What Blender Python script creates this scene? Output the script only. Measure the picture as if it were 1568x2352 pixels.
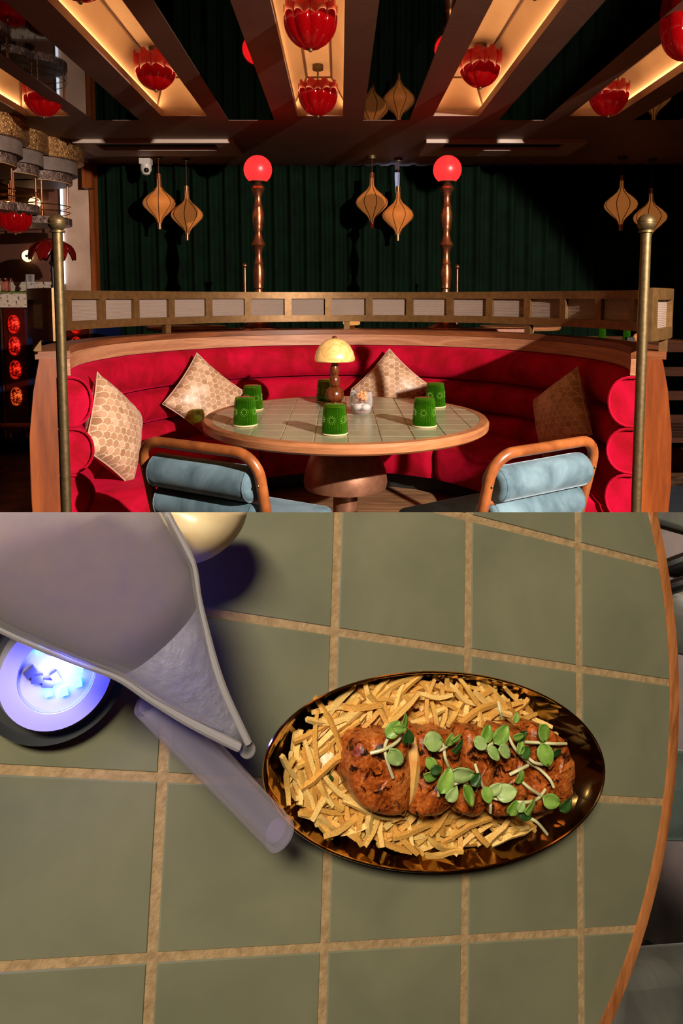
import bpy, bmesh, math, random
from mathutils import Vector, Matrix, noise
PI = math.pi
random.seed(7)
sc = bpy.context.scene
for o in list(bpy.data.objects): bpy.data.objects.remove(o)

# ------------------------------------------------------------------ camera
FPX, PX, PY = 1600.0, 780.0, 816.0
PITCH = math.atan(133 / 1600.0)
CAM = Vector((0, 0, 1.30))
cam = bpy.data.cameras.new('camera'); camo = bpy.data.objects.new('camera', cam); sc.collection.objects.link(camo)
cam.sensor_fit = 'HORIZONTAL'; cam.sensor_width = 36.0
cam.lens = FPX * 36.0 / 1568.0
cam.shift_x = (784 - PX) / 1568.0
cam.shift_y = -(1176 - PY) / 1568.0
cam.clip_start = 0.02; cam.clip_end = 60
camo.location = CAM; camo.rotation_euler = (PI / 2 - PITCH, 0, 0)
sc.camera = camo
# ------------------------------------------------------------------ world, big lights, exposure
w = bpy.data.worlds.new('world'); sc.world = w; w.use_nodes = True
w.node_tree.nodes['Background'].inputs[0].default_value = (1.0, 0.62, 0.42, 1)
w.node_tree.nodes['Background'].inputs[1].default_value = 0.0
sc.view_settings.view_transform = 'Standard'; sc.view_settings.look = 'None'
sc.view_settings.gamma = 1; sc.view_settings.use_curve_mapping = False
sc.view_settings.exposure = 0.0
cy = sc.cycles; cy.max_bounces = 7; cy.diffuse_bounces = 3; cy.glossy_bounces = 3; cy.transmission_bounces = 7; cy.transparent_max_bounces = 12
cy.caustics_reflective = False; cy.caustics_refractive = False

def lamp(name, kind, loc, energy, color, target=None, size=0.05, cone=None, blend=0.15):
    L = bpy.data.lights.new(name, kind); o = bpy.data.objects.new(name, L); sc.collection.objects.link(o)
    L.energy = energy; L.color = color; o.location = loc
    if kind == 'AREA': L.size = size
    else: L.shadow_soft_size = size
    if kind == 'SPOT': L.spot_size = math.radians(cone); L.spot_blend = blend
    if target is not None:
        o.rotation_euler = (Vector(target) - Vector(loc)).to_track_quat('-Z', 'Y').to_euler()
    return o
# hard ceiling spotlight on the bench side: throws the long table shadows
lamp('spotlight_right_offscreen', 'SPOT', (2.48, -0.6, 2.48), 2150, (1.0, 0.84, 0.72), (0.06, 4.6, 0.25), 0.03, 56, 0.10)
# soft ceiling downlight over the close table
lamp('downlight_above_offscreen', 'SPOT', (-0.20, -1.0, 2.56), 400, (1.0, 0.88, 0.68), (0.08, 0.50, 0.92), 0.25, 42, 0.5)

# ------------------------------------------------------------------ projection helpers (measuring only)
cp, sp = math.cos(PITCH), math.sin(PITCH)
def ray(u, v):
    a = (u - PX) / FPX; b = (v - PY) / FPX
    return Vector((a, cp - b * sp, -sp - b * cp))
def atY(u, v, Y):
    d = ray(u, v); return CAM + d * (Y / d.y)

# ------------------------------------------------------------------ materials
def lin(c):
    c /= 255.0
    return c / 12.92 if c <= 0.04045 else ((c + 0.055) / 1.055) ** 2.4
def rgb(r, g, b): return (lin(r), lin(g), lin(b), 1)
class NT:
    def __init__(s, name):
        s.m = bpy.data.materials.new(name); s.m.use_nodes = True; s.t = s.m.node_tree
        s.b = s.t.nodes['Principled BSDF']
    def n(s, typ, **kw):
        x = s.t.nodes.new(typ)
        for k, v in kw.items():
            if k.startswith('i_'):
                x.inputs[k[2:].replace('_', ' ')].default_value = v
            else: setattr(x, k, v)
        return x
    def l(s, a, b): s.t.links.new(a, b)
    def math(s, op, a, b=None, c=None):
        x = s.t.nodes.new('ShaderNodeMath'); x.operation = op
        for i, q in enumerate((a, b, c)):
            if q is None: continue
            if isinstance(q, (int, float)): x.inputs[i].default_value = q
            else: s.l(q, x.inputs[i])
        return x.outputs[0]
    def ramp(s, fac, stops):
        r = s.t.nodes.new('ShaderNodeValToRGB'); e = r.color_ramp.elements
        while len(e) < len(stops): e.new(0.5)
        for i, (p, c) in enumerate(stops): e[i].position = p; e[i].color = c
        s.l(fac, r.inputs[0]); return r.outputs[0]
    def coord(s, scale=(1, 1, 1), rot=(0, 0, 0)):
        tc = s.t.nodes.new('ShaderNodeTexCoord'); mp = s.t.nodes.new('ShaderNodeMapping')
        mp.inputs['Scale'].default_value = scale; mp.inputs['Rotation'].default_value = rot
        s.l(tc.outputs['Object'], mp.inputs[0]); return mp.outputs[0]
    def noise(s, vec, scale, detail=4, rough=0.55, dist=0):
        x = s.t.nodes.new('ShaderNodeTexNoise'); x.inputs['Scale'].default_value = scale
        x.inputs['Detail'].default_value = detail; x.inputs['Roughness'].default_value = rough
        x.inputs['Distortion'].default_value = dist
        s.l(vec, x.inputs['Vector']); return x.outputs[0]
    def bump(s, h, strength, dist=0.01):
        x = s.t.nodes.new('ShaderNodeBump'); x.inputs['Strength'].default_value = strength; x.inputs['Distance'].default_value = dist
        s.l(h, x.inputs['Height']); s.l(x.outputs[0], s.b.inputs['Normal'])
    def set(s, **kw):
        for k, v in kw.items(): s.b.inputs[k.replace('_', ' ')].default_value = v
        return s
def plain(name, col, rough=0.5, metal=0.0, **kw):
    t = NT(name); t.set(Base_Color=col, Roughness=rough, Metallic=metal); t.set(**kw); return t.m
def mottled(name, c1, c2, scale=8, rough=0.6, metal=0.0, bump=0.0, bscale=None, stretch=(1, 1, 1), lo=0.35, hi=0.65, dist=0.01, detail=4, **kw):
    t = NT(name); v = t.coord(stretch); n = t.noise(v, scale, detail)
    t.l(t.ramp(n, [(lo, c1), (hi, c2)]), t.b.inputs['Base Color']); t.set(Roughness=rough, Metallic=metal); t.set(**kw)
    if bump: t.bump(t.noise(v, bscale or scale * 4, 3), bump, dist)
    return t.m
def wood(name, c1, c2, stretch=(1, 1, 10), scale=3, rough=0.42):
    t = NT(name); v = t.coord(tuple(1.0 / s for s in stretch))
    big = t.noise(v, scale * 1.3, 3, 0.5, 0.8)
    x = t.math('MULTIPLY', big, 26.0); x = t.math('SINE', x); x = t.math('MULTIPLY_ADD', x, 0.22, 0.5)
    fine = t.noise(v, scale * 22, 4, 0.6)
    f = t.math('ADD', t.math('MULTIPLY', x, 0.55), t.math('MULTIPLY', fine, 0.5))
    t.l(t.ramp(f, [(0.25, c1), (0.75, c2)]), t.b.inputs['Base Color'])
    t.set(Roughness=rough); t.bump(fine, 0.12, 0.004); return t.m
def velvet(name, col, col2, sheen, stint):
    t = NT(name); v = t.coord(); n = t.noise(v, 7, 4, 0.6, 0.6)
    t.l(t.ramp(n, [(0.35, col), (0.7, col2)]), t.b.inputs['Base Color'])
    t.set(Roughness=0.85, Sheen_Weight=sheen, Sheen_Roughness=0.35, Sheen_Tint=stint)
    t.b.inputs['Specular IOR Level'].default_value = 0.15
    t.bump(t.noise(v, 240, 2), 0.15, 0.002); return t.m
def glow(name, col, strength, base=None):
    t = NT(name); t.set(Base_Color=base or col, Roughness=0.35, Emission_Color=col, Emission_Strength=strength); return t.m
def glass(name, col, rough=0.02, ior=1.45, trans=1.0):
    t = NT(name); t.set(Base_Color=col, Roughness=rough, IOR=ior, Transmission_Weight=trans); return t.m

M = {}
M['walnut'] = wood('walnut', rgb(92, 38, 10), rgb(154, 80, 30), (1, 1, 9), 2.2)
M['walnut_ring'] = wood('walnut_ring', rgb(104, 58, 30), rgb(190, 128, 84), (8, 8, 1), 4)
M['cap_wood'] = wood('cap_wood', rgb(70, 34, 16), rgb(130, 74, 38), (8, 8, 1), 4)
M['oak_band'] = wood('oak_band', rgb(140, 88, 58), rgb(186, 134, 98), (9, 9, 0.7), 7, 0.5)
M['chair_wood'] = wood('chair_wood', rgb(104, 54, 24), rgb(164, 96, 50), (4, 4, 4), 6, 0.32)
M['plank'] = wood('plank', rgb(92, 64, 40), rgb(160, 122, 86), (12, 1, 1), 8, 0.5)
M['bead_wood'] = wood('bead_wood', rgb(58, 24, 10), rgb(118, 58, 26), (1, 1, 5), 12, 0.25)
M['crimson'] = velvet('crimson', rgb(138, 1, 18), rgb(184, 1, 48), 0.55, rgb(255, 30, 90))
M['slate_velvet'] = velvet('slate_velvet', rgb(66, 88, 98), rgb(112, 138, 150), 0.6, rgb(200, 225, 240))
M['bronze'] = mottled('bronze', rgb(96, 82, 54), rgb(116, 98, 66), 60, 0.5, 0.8, 0.05)
M['bronze_paint'] = mottled('bronze_paint', rgb(104, 76, 42), rgb(122, 90, 52), 30, 0.42, 0.55, 0.03)
M['copper'] = mottled('copper', rgb(150, 92, 62), rgb(180, 116, 82), 20, 0.3, 0.9)
M['rose_bronze'] = mottled('rose_bronze', rgb(128, 88, 66), rgb(146, 102, 78), 30, 0.45, 0.55, 0.05)
M['brass'] = plain('brass', rgb(190, 140, 70), 0.3, 1.0)
M['black_metal'] = plain('black_metal', rgb(22, 20, 20), 0.4, 0.3)
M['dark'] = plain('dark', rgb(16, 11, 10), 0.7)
M['ceiling'] = mottled('ceiling', rgb(138, 108, 92), rgb(150, 118, 100), 3, 0.6, 0, 0.03, 40)
M['coffer'] = mottled('coffer', rgb(228, 200, 164), rgb(236, 210, 176), 4, 0.6)
M['seam'] = plain('seam', rgb(96, 54, 30), 0.5)
M['black_mirror'] = plain('black_mirror', rgb(8, 6, 6), 0.03, 0.0, IOR=1.9)
M['led_warm'] = glow('led_warm', (1.0, 0.58, 0.27, 1), 15.0)
M['led_white'] = glow('led_white', (0.75, 0.85, 1.0, 1), 2.2)
M['daylight'] = glow('daylight', (0.62, 0.66, 0.95, 1), 0.55)
M['ac_white'] = plain('ac_white', rgb(196, 176, 160), 0.5)
M['curtain'] = mottled('curtain', rgb(7, 21, 12), rgb(10, 29, 16), 5, 0.9, 0, 0.2, 180, dist=0.002, Specular_IOR_Level=0.08)
M['stone'] = mottled('stone', rgb(176, 142, 120), rgb(206, 172, 148), 3, 0.7, 0, 0.1, 30)
M['brown_wall'] = mottled('brown_wall', rgb(70, 38, 26), rgb(96, 54, 38), 2, 0.6)
M['dark_wall'] = plain('dark_wall', rgb(18, 14, 12), 0.8)
M['floor'] = mottled('floor', rgb(46, 34, 27), rgb(112, 82, 62), 5, 0.45, lo=0.42, hi=0.62, detail=8)
M['rug'] = mottled('rug', rgb(16, 26, 34), rgb(26, 40, 50), 6, 0.9)
M['terrazzo'] = None
t = NT('terrazzo'); v = t.coord(); n1 = t.noise(v, 42, 4, 0.6, 0.6)
t.l(t.ramp(n1, [(0.36, rgb(30, 30, 34)), (0.42, rgb(178, 160, 142)), (0.8, rgb(206, 190, 172))]), t.b.inputs['Base Color']); t.set(Roughness=0.35)
M['terrazzo'] = t.m
M['navy'] = plain('navy', rgb(18, 26, 62), 0.25)
M['hammered_gold'] = mottled('hammered_gold', rgb(150, 104, 60), rgb(206, 158, 102), 20, 0.38, 0.85, 0.9, 55, stretch=(1, 1, 1.6), dist=0.02)
M['plaster_grey'] = mottled('plaster_grey', rgb(96, 82, 74), rgb(112, 96, 86), 14, 0.7, 0, 0.2)
M['hammered_brown'] = mottled('hammered_brown', rgb(84, 66, 58), rgb(146, 120, 108), 24, 0.4, 0.6, 0.9, 50, dist=0.02)
M['orange_wood'] = plain('orange_wood', rgb(176, 134, 92), 0.5)
M['red_glow'] = glow('red_glow', (1.0, 0.012, 0.012, 1), 3.2, rgb(200, 8, 12))
def lens(name, c1, c2):
    t = NT(name); v = t.coord(); n1 = t.noise(v, 26, 2); vo = t.n('ShaderNodeTexVoronoi'); vo.inputs['Scale'].default_value = 95; t.l(v, vo.inputs['Vector'])
    c = t.ramp(t.math('ADD', n1, t.math('MULTIPLY', vo.outputs[0], -0.35)), [(0.2, (0.02, 0.0, 0.0, 1)), (0.42, c1), (0.58, c2)])
    t.l(c, t.b.inputs['Emission Color']); t.set(Base_Color=rgb(120, 8, 4), Roughness=0.15, Emission_Strength=1.2); t.bump(vo.outputs[0], 0.5, 0.01); return t.m
M['lens_red'] = lens('lens_red', (0.7, 0.01, 0.005, 1), (1.0, 0.10, 0.02, 1)); M['lens_amber'] = lens('lens_amber', (0.6, 0.06, 0.01, 1), (1.0, 0.25, 0.04, 1))
M['lotus'] = None
t = NT('lotus'); t.set(Base_Color=rgb(176, 6, 12), Roughness=0.05, IOR=1.45, Transmission_Weight=0.7, Emission_Color=(0.8, 0.005, 0.01, 1), Emission_Strength=0.05)
M['lotus'] = t.m
M['petal_red'] = plain('petal_red', rgb(120, 16, 14), 0.2, 0, Transmission_Weight=0.3)
M['amber_shade'] = mottled('amber_shade', rgb(176, 92, 34), rgb(202, 122, 56), 5, 0.4, Emission_Color=(1.0, 0.33, 0.07, 1), Emission_Strength=0.22)
M['warm_bulb'] = glow('warm_bulb', (1.0, 0.62, 0.26, 1), 3.0)
M['camera_white'] = plain('camera_white', rgb(206, 196, 188), 0.4)
M['marble_shade'] = None
t = NT('marble_shade'); v = t.coord(); n1 = t.noise(v, 22, 5, 0.6, 1.5)
t.l(t.ramp(n1, [(0.3, rgb(196, 140, 66)), (0.55, rgb(238, 196, 122)), (0.8, rgb(246, 214, 150))]), t.b.inputs['Base Color'])
t.set(Roughness=0.3, Emission_Color=(1.0, 0.60, 0.20, 1), Emission_Strength=0.16); M['marble_shade'] = t.m
M['tile_a'] = mottled('tile_a', rgb(138, 138, 110), rgb(150, 148, 120), 14, 0.22, 0, 0.05, 60)
M['grout_pale'] = plain('grout_pale', rgb(240, 232, 208), 0.8)
def thin(name, tint, body, bodymix, edge=0.5, rough=0.03):
    # thin blown glass: see-through, glossy, a little body colour that thickens towards the edges
    t = NT(name); tr = t.n('ShaderNodeBsdfTransparent'); tr.inputs[0].default_value = tint
    t.set(Base_Color=body, Roughness=rough); lw = t.n('ShaderNodeLayerWeight'); lw.inputs[0].default_value = edge
    f = t.math('ADD', bodymix, t.math('MULTIPLY', lw.outputs['Facing'], 1 - bodymix - 0.1))
    mx = t.n('ShaderNodeMixShader'); t.l(f, mx.inputs[0]); t.l(tr.outputs[0], mx.inputs[1]); t.l(t.b.outputs[0], mx.inputs[2])
    t.l(mx.outputs[0], t.t.nodes['Material Output'].inputs['Surface']); return t.m
M['green_glass'] = thin('green_glass', (0.50, 0.72, 0.12, 1), (0.06, 0.22, 0.01, 1), 0.10, 0.35)
M['green_bead'] = plain('green_bead', (0.22, 0.42, 0.06, 1), 0.08)
M['clear_glass'] = thin('clear_glass', (0.97, 0.97, 0.97, 1), (0.55, 0.53, 0.52, 1), 0.04, 0.35)
M['lilac_glass'] = thin('lilac_glass', (0.93, 0.92, 0.97, 1), (0.60, 0.56, 0.68, 1), 0.04, 0.22)
M['pink_glass'] = glass('pink_glass', (1, 0.6, 0.55, 1), 0.03)
M['pane'] = None
t = NT('ribbed_pane'); tc = t.n('ShaderNodeTexCoord'); sx = t.n('ShaderNodeSeparateXYZ'); t.l(tc.outputs['Object'], sx.inputs[0])
rib = t.math('SINE', t.math('MULTIPLY', sx.outputs[2], 900.0)); n1 = t.noise(tc.outputs['Object'], 300, 2)
t.set(Base_Color=rgb(206, 182, 166), Roughness=0.28, Transmission_Weight=0.55, IOR=1.3)
t.bump(t.math('ADD', rib, t.math('MULTIPLY', n1, 1.5)), 0.5, 0.004); M['pane'] = t.m
M['popcorn'] = mottled('popcorn', rgb(190, 96, 34), rgb(240, 170, 96), 60, 0.7)
M['white_stone'] = mottled('white_stone', rgb(214, 206, 200), rgb(240, 234, 228), 20, 0.5)
M['pebble'] = plain('pebble', rgb(170, 80, 40), 0.4)
M['zip'] = plain('zip', rgb(24, 26, 24), 0.6)

def pillow_mat():
    t = NT('scallop_satin'); tc = t.n('ShaderNodeTexCoord'); s = t.n('ShaderNodeSeparateXYZ'); t.l(tc.outputs['Object'], s.inputs[0])
    N = 30.0
    a = math.radians(45)
    X = t.math('MULTIPLY', t.math('ADD', t.math('MULTIPLY', s.outputs[0], math.cos(a)), t.math('MULTIPLY', s.outputs[1], math.sin(a))), N)
    Y = t.math('MULTIPLY', t.math('SUBTRACT', t.math('MULTIPLY', s.outputs[1], math.cos(a)), t.math('MULTIPLY', s.outputs[0], math.sin(a))), N)
    row = t.math('FLOOR', Y); fy = t.math('FRACT', Y)
    X2 = t.math('ADD', X, t.math('MULTIPLY', row, 0.5)); fx = t.math('FRACT', X2); col = t.math('FLOOR', X2)
    u = t.math('ABSOLUTE', t.math('MULTIPLY_ADD', fx, 2.0, -1.0))
    g = t.math('MULTIPLY', t.math('POWER', u, 3.0), 0.5)
    line1 = t.math('LESS_THAN', t.math('ABSOLUTE', t.math('SUBTRACT', fy, t.math('ADD', g, 0.05))), 0.075)
    side = t.math('MULTIPLY', t.math('GREATER_THAN', u, 0.88), t.math('GREATER_THAN', fy, 0.5))
    line = t.math('MAXIMUM', line1, side)
    bead = t.math('GREATER_THAN', t.math('SINE', t.math('MULTIPLY', t.math('ADD', X, Y), 42.0)), -0.5)
    line = t.math('MULTIPLY', line, t.math('MULTIPLY_ADD', bead, 0.6, 0.4))
    wn = t.n('ShaderNodeTexWhiteNoise', noise_dimensions='2D'); cv = t.n('ShaderNodeCombineXYZ'); t.l(col, cv.inputs[0]); t.l(row, cv.inputs[1]); t.l(cv.outputs[0], wn.inputs['Vector'])
    base = t.ramp(wn.outputs['Value'], [(0.0, rgb(156, 116, 84)), (0.7, rgb(184, 144, 112)), (1.0, rgb(206, 170, 140))])
    mx = t.n('ShaderNodeMix', data_type='RGBA'); t.l(line, mx.inputs[0]); t.l(base, mx.inputs[6]); mx.inputs[7].default_value = rgb(226, 204, 172)
    t.l(mx.outputs[2], t.b.inputs['Base Color'])
    t.set(Roughness=0.38, Sheen_Weight=0.2); t.bump(line, 0.5, 0.003); return t.m
M['pillow'] = pillow_mat()

# ------------------------------------------------------------------ mesh builder
class MB:
    def __init__(s): s.v = []; s.f = []
    def add(s, vs, fs):
        k = len(s.v); s.v += [tuple(p) for p in vs]; s.f += [tuple(i + k for i in f) for f in fs]; return s
    def box(s, x0, x1, y0, y1, z0, z1, rz=0, c=(0, 0, 0)):
        vs = [(x, y, z) for x in (x0, x1) for y in (y0, y1) for z in (z0, z1)]
        if rz or any(c):
            cs, sn = math.cos(rz), math.sin(rz); vs = [(x * cs - y * sn + c[0], x * sn + y * cs + c[1], z + c[2]) for x, y, z in vs]
        return s.add(vs, [(0, 1, 3, 2), (4, 6, 7, 5), (0, 4, 5, 1), (2, 3, 7, 6), (0, 2, 6, 4), (1, 5, 7, 3)])
    def lathe(s, prof, seg=32, rmod=None, c=(0, 0, 0), close=True):
        vs = []; fs = []; n = len(prof)
        for i in range(seg):
            a = 2 * PI * i / seg
            for j, (r, z) in enumerate(prof):
                rr = r * (rmod(a, z, j) if rmod else 1); vs.append((c[0] + rr * math.cos(a), c[1] + rr * math.sin(a), c[2] + z))
        for i in range(seg):
            for j in range(n - 1):
                a, b = i * n + j, ((i + 1) % seg) * n + j; fs.append((a, b, b + 1, a + 1))
        if close:
            if prof[0][0] > 1e-6: fs.append(tuple(i * n for i in range(seg)))
            if prof[-1][0] > 1e-6: fs.append(tuple(i * n + n - 1 for i in range(seg)))
        return s.add(vs, fs)
    def tube(s, pts, r, seg=10, caps=True, closed=False):
        P = [Vector(p) for p in pts]; n = len(P); R = r if isinstance(r, (list, tuple)) else [r] * n
        T = []
        for i in range(n):
            a = P[(i - 1) % n] if closed else P[max(i - 1, 0)]; b = P[(i + 1) % n] if closed else P[min(i + 1, n - 1)]
            T.append((b - a).normalized())
        ref = Vector((0, 0, 1)) if abs(T[0].z) < 0.9 else Vector((1, 0, 0)); U = T[0].cross(ref).normalized()
        vs = []; fs = []
        for i in range(n):
            U = (U - T[i] * U.dot(T[i])).normalized(); W = T[i].cross(U)
            for k in range(seg):
                a = 2 * PI * k / seg; vs.append(P[i] + (U * math.cos(a) + W * math.sin(a)) * R[i])
        m = n if closed else n - 1
        for i in range(m):
            for k in range(seg):
                a, b = i * seg + k, i * seg + (k + 1) % seg; c, d = ((i + 1) % n) * seg + k, ((i + 1) % n) * seg + (k + 1) % seg
                fs.append((a, b, d, c))
        if caps and not closed: fs.append(tuple(range(seg))); fs.append(tuple((n - 1) * seg + k for k in range(seg)))
        return s.add(vs, fs)
    def arc(s, prof, a0, a1, seg, caps=True, wob=None):      # closed (r,z) outline swept about z; angle from +Y towards +X
        n = len(prof); vs = []; fs = []
        for i in range(seg + 1):
            a = a0 + (a1 - a0) * i / seg
            for j, (r, z) in enumerate(prof):
                if wob: r, z = wob(a, r, z, i / seg)
                vs.append((r * math.sin(a), r * math.cos(a), z))
        for i in range(seg):
            for j in range(n):
                k = (j + 1) % n; fs.append((i * n + j, i * n + k, (i + 1) * n + k, (i + 1) * n + j))
        if caps: fs.append(tuple(range(n))); fs.append(tuple(seg * n + j for j in range(n)))
        return s.add(vs, fs)
    def prism(s, poly, z0, z1):
        n = len(poly); vs = [(x, y, z0) for x, y in poly] + [(x, y, z1) for x, y in poly]
        return s.add(vs, [tuple(range(n)), tuple(range(n, 2 * n))] + [(i, (i + 1) % n, n + (i + 1) % n, n + i) for i in range(n)])
    def ball(s, c, r, su=16, sv=10, sq=(1, 1, 1)):
        prof = [(r * math.sin(PI * j / sv), -r * math.cos(PI * j / sv)) for j in range(sv + 1)]
        k = len(s.v); s.lathe(prof, su)
        for i in range(k, len(s.v)):
            x, y, z = s.v[i]; s.v[i] = (x * sq[0] + c[0], y * sq[1] + c[1], z * sq[2] + c[2])
        return s
    def mesh(s, name, mat, smooth=35):
        me = bpy.data.meshes.new(name); me.from_pydata(s.v, [], s.f)
        bm = bmesh.new(); bm.from_mesh(me); bmesh.ops.remove_doubles(bm, verts=bm.verts, dist=1e-6)
        bmesh.ops.recalc_face_normals(bm, faces=bm.faces); bm.to_mesh(me); bm.free()
        if smooth:
            me.polygons.foreach_set('use_smooth', [True] * len(me.polygons)); me.set_sharp_from_angle(angle=math.radians(smooth))
        me.materials.append(M[mat] if isinstance(mat, str) else mat); return me
    def build(s, name, mat, parent=None, loc=None, smooth=35):
        return put(name, s.mesh(name, mat, smooth), parent, loc)
def put(name, me, parent=None, loc=None):
    o = bpy.data.objects.new(name, me); sc.collection.objects.link(o)
    if parent is not None: o.parent = parent
    if loc is not None: o.location = loc
    return o
def tag(o, label, cat, group=None):
    o['label'] = label; o['category'] = cat
    if group: o['group'] = group
    return o
def thing(name, label, cat, loc=(0, 0, 0), rz=0, group=None):
    o = bpy.data.objects.new(name, None); sc.collection.objects.link(o); o.empty_display_size = 0.05
    o.location = loc; o.rotation_euler = (0, 0, rz); return tag(o, label, cat, group)
def struct(o): o['kind'] = 'structure'; return o
def copytree(o, parent=None):
    c = o.copy(); sc.collection.objects.link(c); c.parent = parent
    for ch in o.children:
        copytree(ch, c)
    return c
def clip_poly(poly, convex):          # Sutherland-Hodgman, both counter-clockwise
    out = list(poly)
    for i in range(len(convex)):
        ax, ay = convex[i]; bx, by = convex[(i + 1) % len(convex)]
        inp, out = out, []
        if not inp: return []
        def side(p): return (bx - ax) * (p[1] - ay) - (by - ay) * (p[0] - ax)
        for j in range(len(inp)):
            p, q = inp[j], inp[(j + 1) % len(inp)]; sp_, sq_ = side(p), side(q)
            if sp_ >= 0: out.append(p)
            if (sp_ >= 0) != (sq_ >= 0):
                t_ = sp_ / (sp_ - sq_); out.append((p[0] + (q[0] - p[0]) * t_, p[1] + (q[1] - p[1]) * t_))
    return out
def area(poly): return 0.5 * sum(poly[i][0] * poly[(i + 1) % len(poly)][1] - poly[(i + 1) % len(poly)][0] * poly[i][1] for i in range(len(poly)))

# ================================================================== ROOM SHELL
struct(MB().box(-5.5, 5.5, -2.0, 7.4, -0.06, 0).build('floor', 'floor', smooth=0))
struct(MB().box(-5.5, 5.5, 7.22, 7.34, 0, 2.7).build('wall_back', 'dark_wall', smooth=0))
struct(MB().box(-5.5, -5.4, -2.0, 7.22, 0, 2.7).build('wall_left', 'brown_wall', smooth=0))
struct(MB().box(4.6, 4.7, -2.0, 7.22, 0, 2.7).build('wall_right', 'dark_wall', smooth=0))
ZC = 2.59
struct(MB().box(-5.4, 4.6, -2.0, -1.9, 0, 2.59).build('wall_front', 'stone', smooth=0))
trays = [(-0.14 + 0.97 * k, 0.325) for k in range(-4, 5)]
panels = [(-0.645 + 0.985 * k, 0.335) for k in range(-3, 5)]
holes = sorted([(c - w_ / 2, c + w_ / 2) for c, w_ in trays] + [(c - w_ / 2, c + w_ / 2) for c, w_ in panels])
b = MB(); x = -5.4
Y0, Y1 = 0.6, 5.10
for h0, h1 in holes:
    b.box(x, h0, Y0, Y1, ZC, ZC + 0.05); x = h1
b.box(x, 4.6, Y0, Y1, ZC, ZC + 0.05)
x = -5.4
for c, w_ in panels: b.box(x, c - w_ / 2, Y1, 5.22, ZC, ZC + 0.05); x = c + w_ / 2
b.box(x, 4.6, Y1, 5.22, ZC, ZC + 0.05)
b.box(-5.4, 4.6, 5.22, 7.22, ZC, ZC + 0.05); b.box(-5.4, 4.6, -2.0, Y0, ZC, ZC + 0.05)
ceil = struct(b.build('ceiling', 'ceiling', smooth=0))
for c, w_ in trays:
    wi = w_ / 2 + 0.045; zt = ZC + 0.20; wt = 0.085; z0 = ZC + 0.05; ye = Y1 + 0.03; yb = Y0; yt = Y1 - 0.24
    vs = [(c - wi, yb, z0), (c + wi, yb, z0), (c + wi, ye, z0), (c - wi, ye, z0), (c - wt, yb + 0.2, zt), (c + wt, yb + 0.2, zt), (c + wt, yt, zt), (c - wt, yt, zt)]
    MB().add(vs, [(0, 1, 5, 4), (1, 2, 6, 5), (2, 3, 7, 6), (3, 0, 4, 7), (4, 5, 6, 7)]).build('coffer', 'coffer', ceil, smooth=0)
    s_ = MB()
    for p, q in ((4, 7), (5, 6), (7, 6), (7, 3), (6, 2)):
        P, Q = Vector(vs[p]), Vector(vs[q]); s_.tube([P + Vector((0, 0, -0.004)), Q + Vector((0, 0, -0.004))], 0.0065, 6)
    s_.build('coffer_seam', 'seam', ceil)
    for sgn in (-1, 1):
        xx = c + sgn * (wi - 0.022); MB().box(xx - 0.006, xx + 0.006, yb + 0.05, ye - 0.05, z0 + 0.001, z0 + 0.008).build('led_strip', 'led_warm', ceil, smooth=0)
for c, w_ in panels:
    MB().box(c - w_ / 2 + 0.0005, c + w_ / 2 - 0.0005, Y0, 5.2195, ZC + 0.0015, ZC + 0.045).build('mirror_panel', 'black_mirror', ceil, smooth=0)

# curtains, window slot behind the gap
def curtain(x0, x1, label, edge=None):
    b = MB(); n = int((x1 - x0) / 0.012); vs = []; rows = [0.0, 0.6, 1.2, 1.6, 1.9, 2.1, 2.3, 2.45, 2.575]
    for i in range(n + 1):
        for z in rows:
            u = i / n; xx = x0 + (x1 - x0) * u
            ph = xx * 2 * PI / 0.155 + 1.3 * math.sin(xx * 2.1) + 0.5 * math.sin(xx * 5.3)
            y = 6.90 + 0.034 * math.sin(ph) + 0.015 * math.sin(2 * ph + z * 0.5)
            if edge: xx += edge(z) * u ** 6
            vs.append((xx, y, z))
    m = len(rows)
    fs = [(i * m + j, (i + 1) * m + j, (i + 1) * m + j + 1, i * m + j + 1) for i in range(n) for j in range(m - 1)]
    o = b.add(vs, fs).build('curtain', 'curtain', smooth=180)
    sm = o.modifiers.new('thick', 'SOLIDIFY'); sm.thickness = 0.004
    return tag(o, label, 'curtain')
curtain(-2.36, 0.575, 'dark green pleated curtain ending at the bright slit, with the small camera above it', lambda z: -0.045 * min(1, max(0, (z - 2.15) / 0.2)))
curtain(0.585, 4.5, 'dark green pleated curtain running from the bright slit behind the single lantern pair')
struct(MB().box(0.40, 0.75, 7.17, 7.20, 1.9, 2.56).build('window_1', 'daylight', smooth=0))

# ceiling cassette units
for cx_, lab in ((-1.53, 'pale ceiling air cassette beside the small camera'), (1.37, 'pale ceiling air cassette behind a red globe lamp')):
    o = thing('air_cassette', lab, 'air conditioner', (cx_, 6.1, ZC))
    z = 0.0; b = MB()
    for x0, x1, y0, y1 in ((-0.66, 0.66, -0.27, -0.22), (-0.66, 0.66, 0.02, 0.27), (-0.66, -0.5, -0.22, 0.02), (0.5, 0.66, -0.22, 0.02)): b.box(x0, x1, y0, y1, -0.03, 0)
    b.build('frame', 'ac_white', o, smooth=0)
    MB().box(-0.5, 0.5, -0.22, 0.02, -0.004, 0).build('grille', 'dark', o, smooth=0)
    for k in range(2): MB().box(-0.49, 0.49, -0.17 + 0.08 * k, -0.15 + 0.08 * k, -0.018, -0.006).build('vane', 'dark', o, smooth=0)
o = thing('security_camera', 'small white dome security camera under the ceiling', 'camera', tuple(atY(335, 378, 6.5)))
MB().box(-0.05, 0.05, -0.045, 0.045, 0, 0.035 + (ZC - o.location.z - 0.035)).build('mount', 'camera_white', o)
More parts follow.
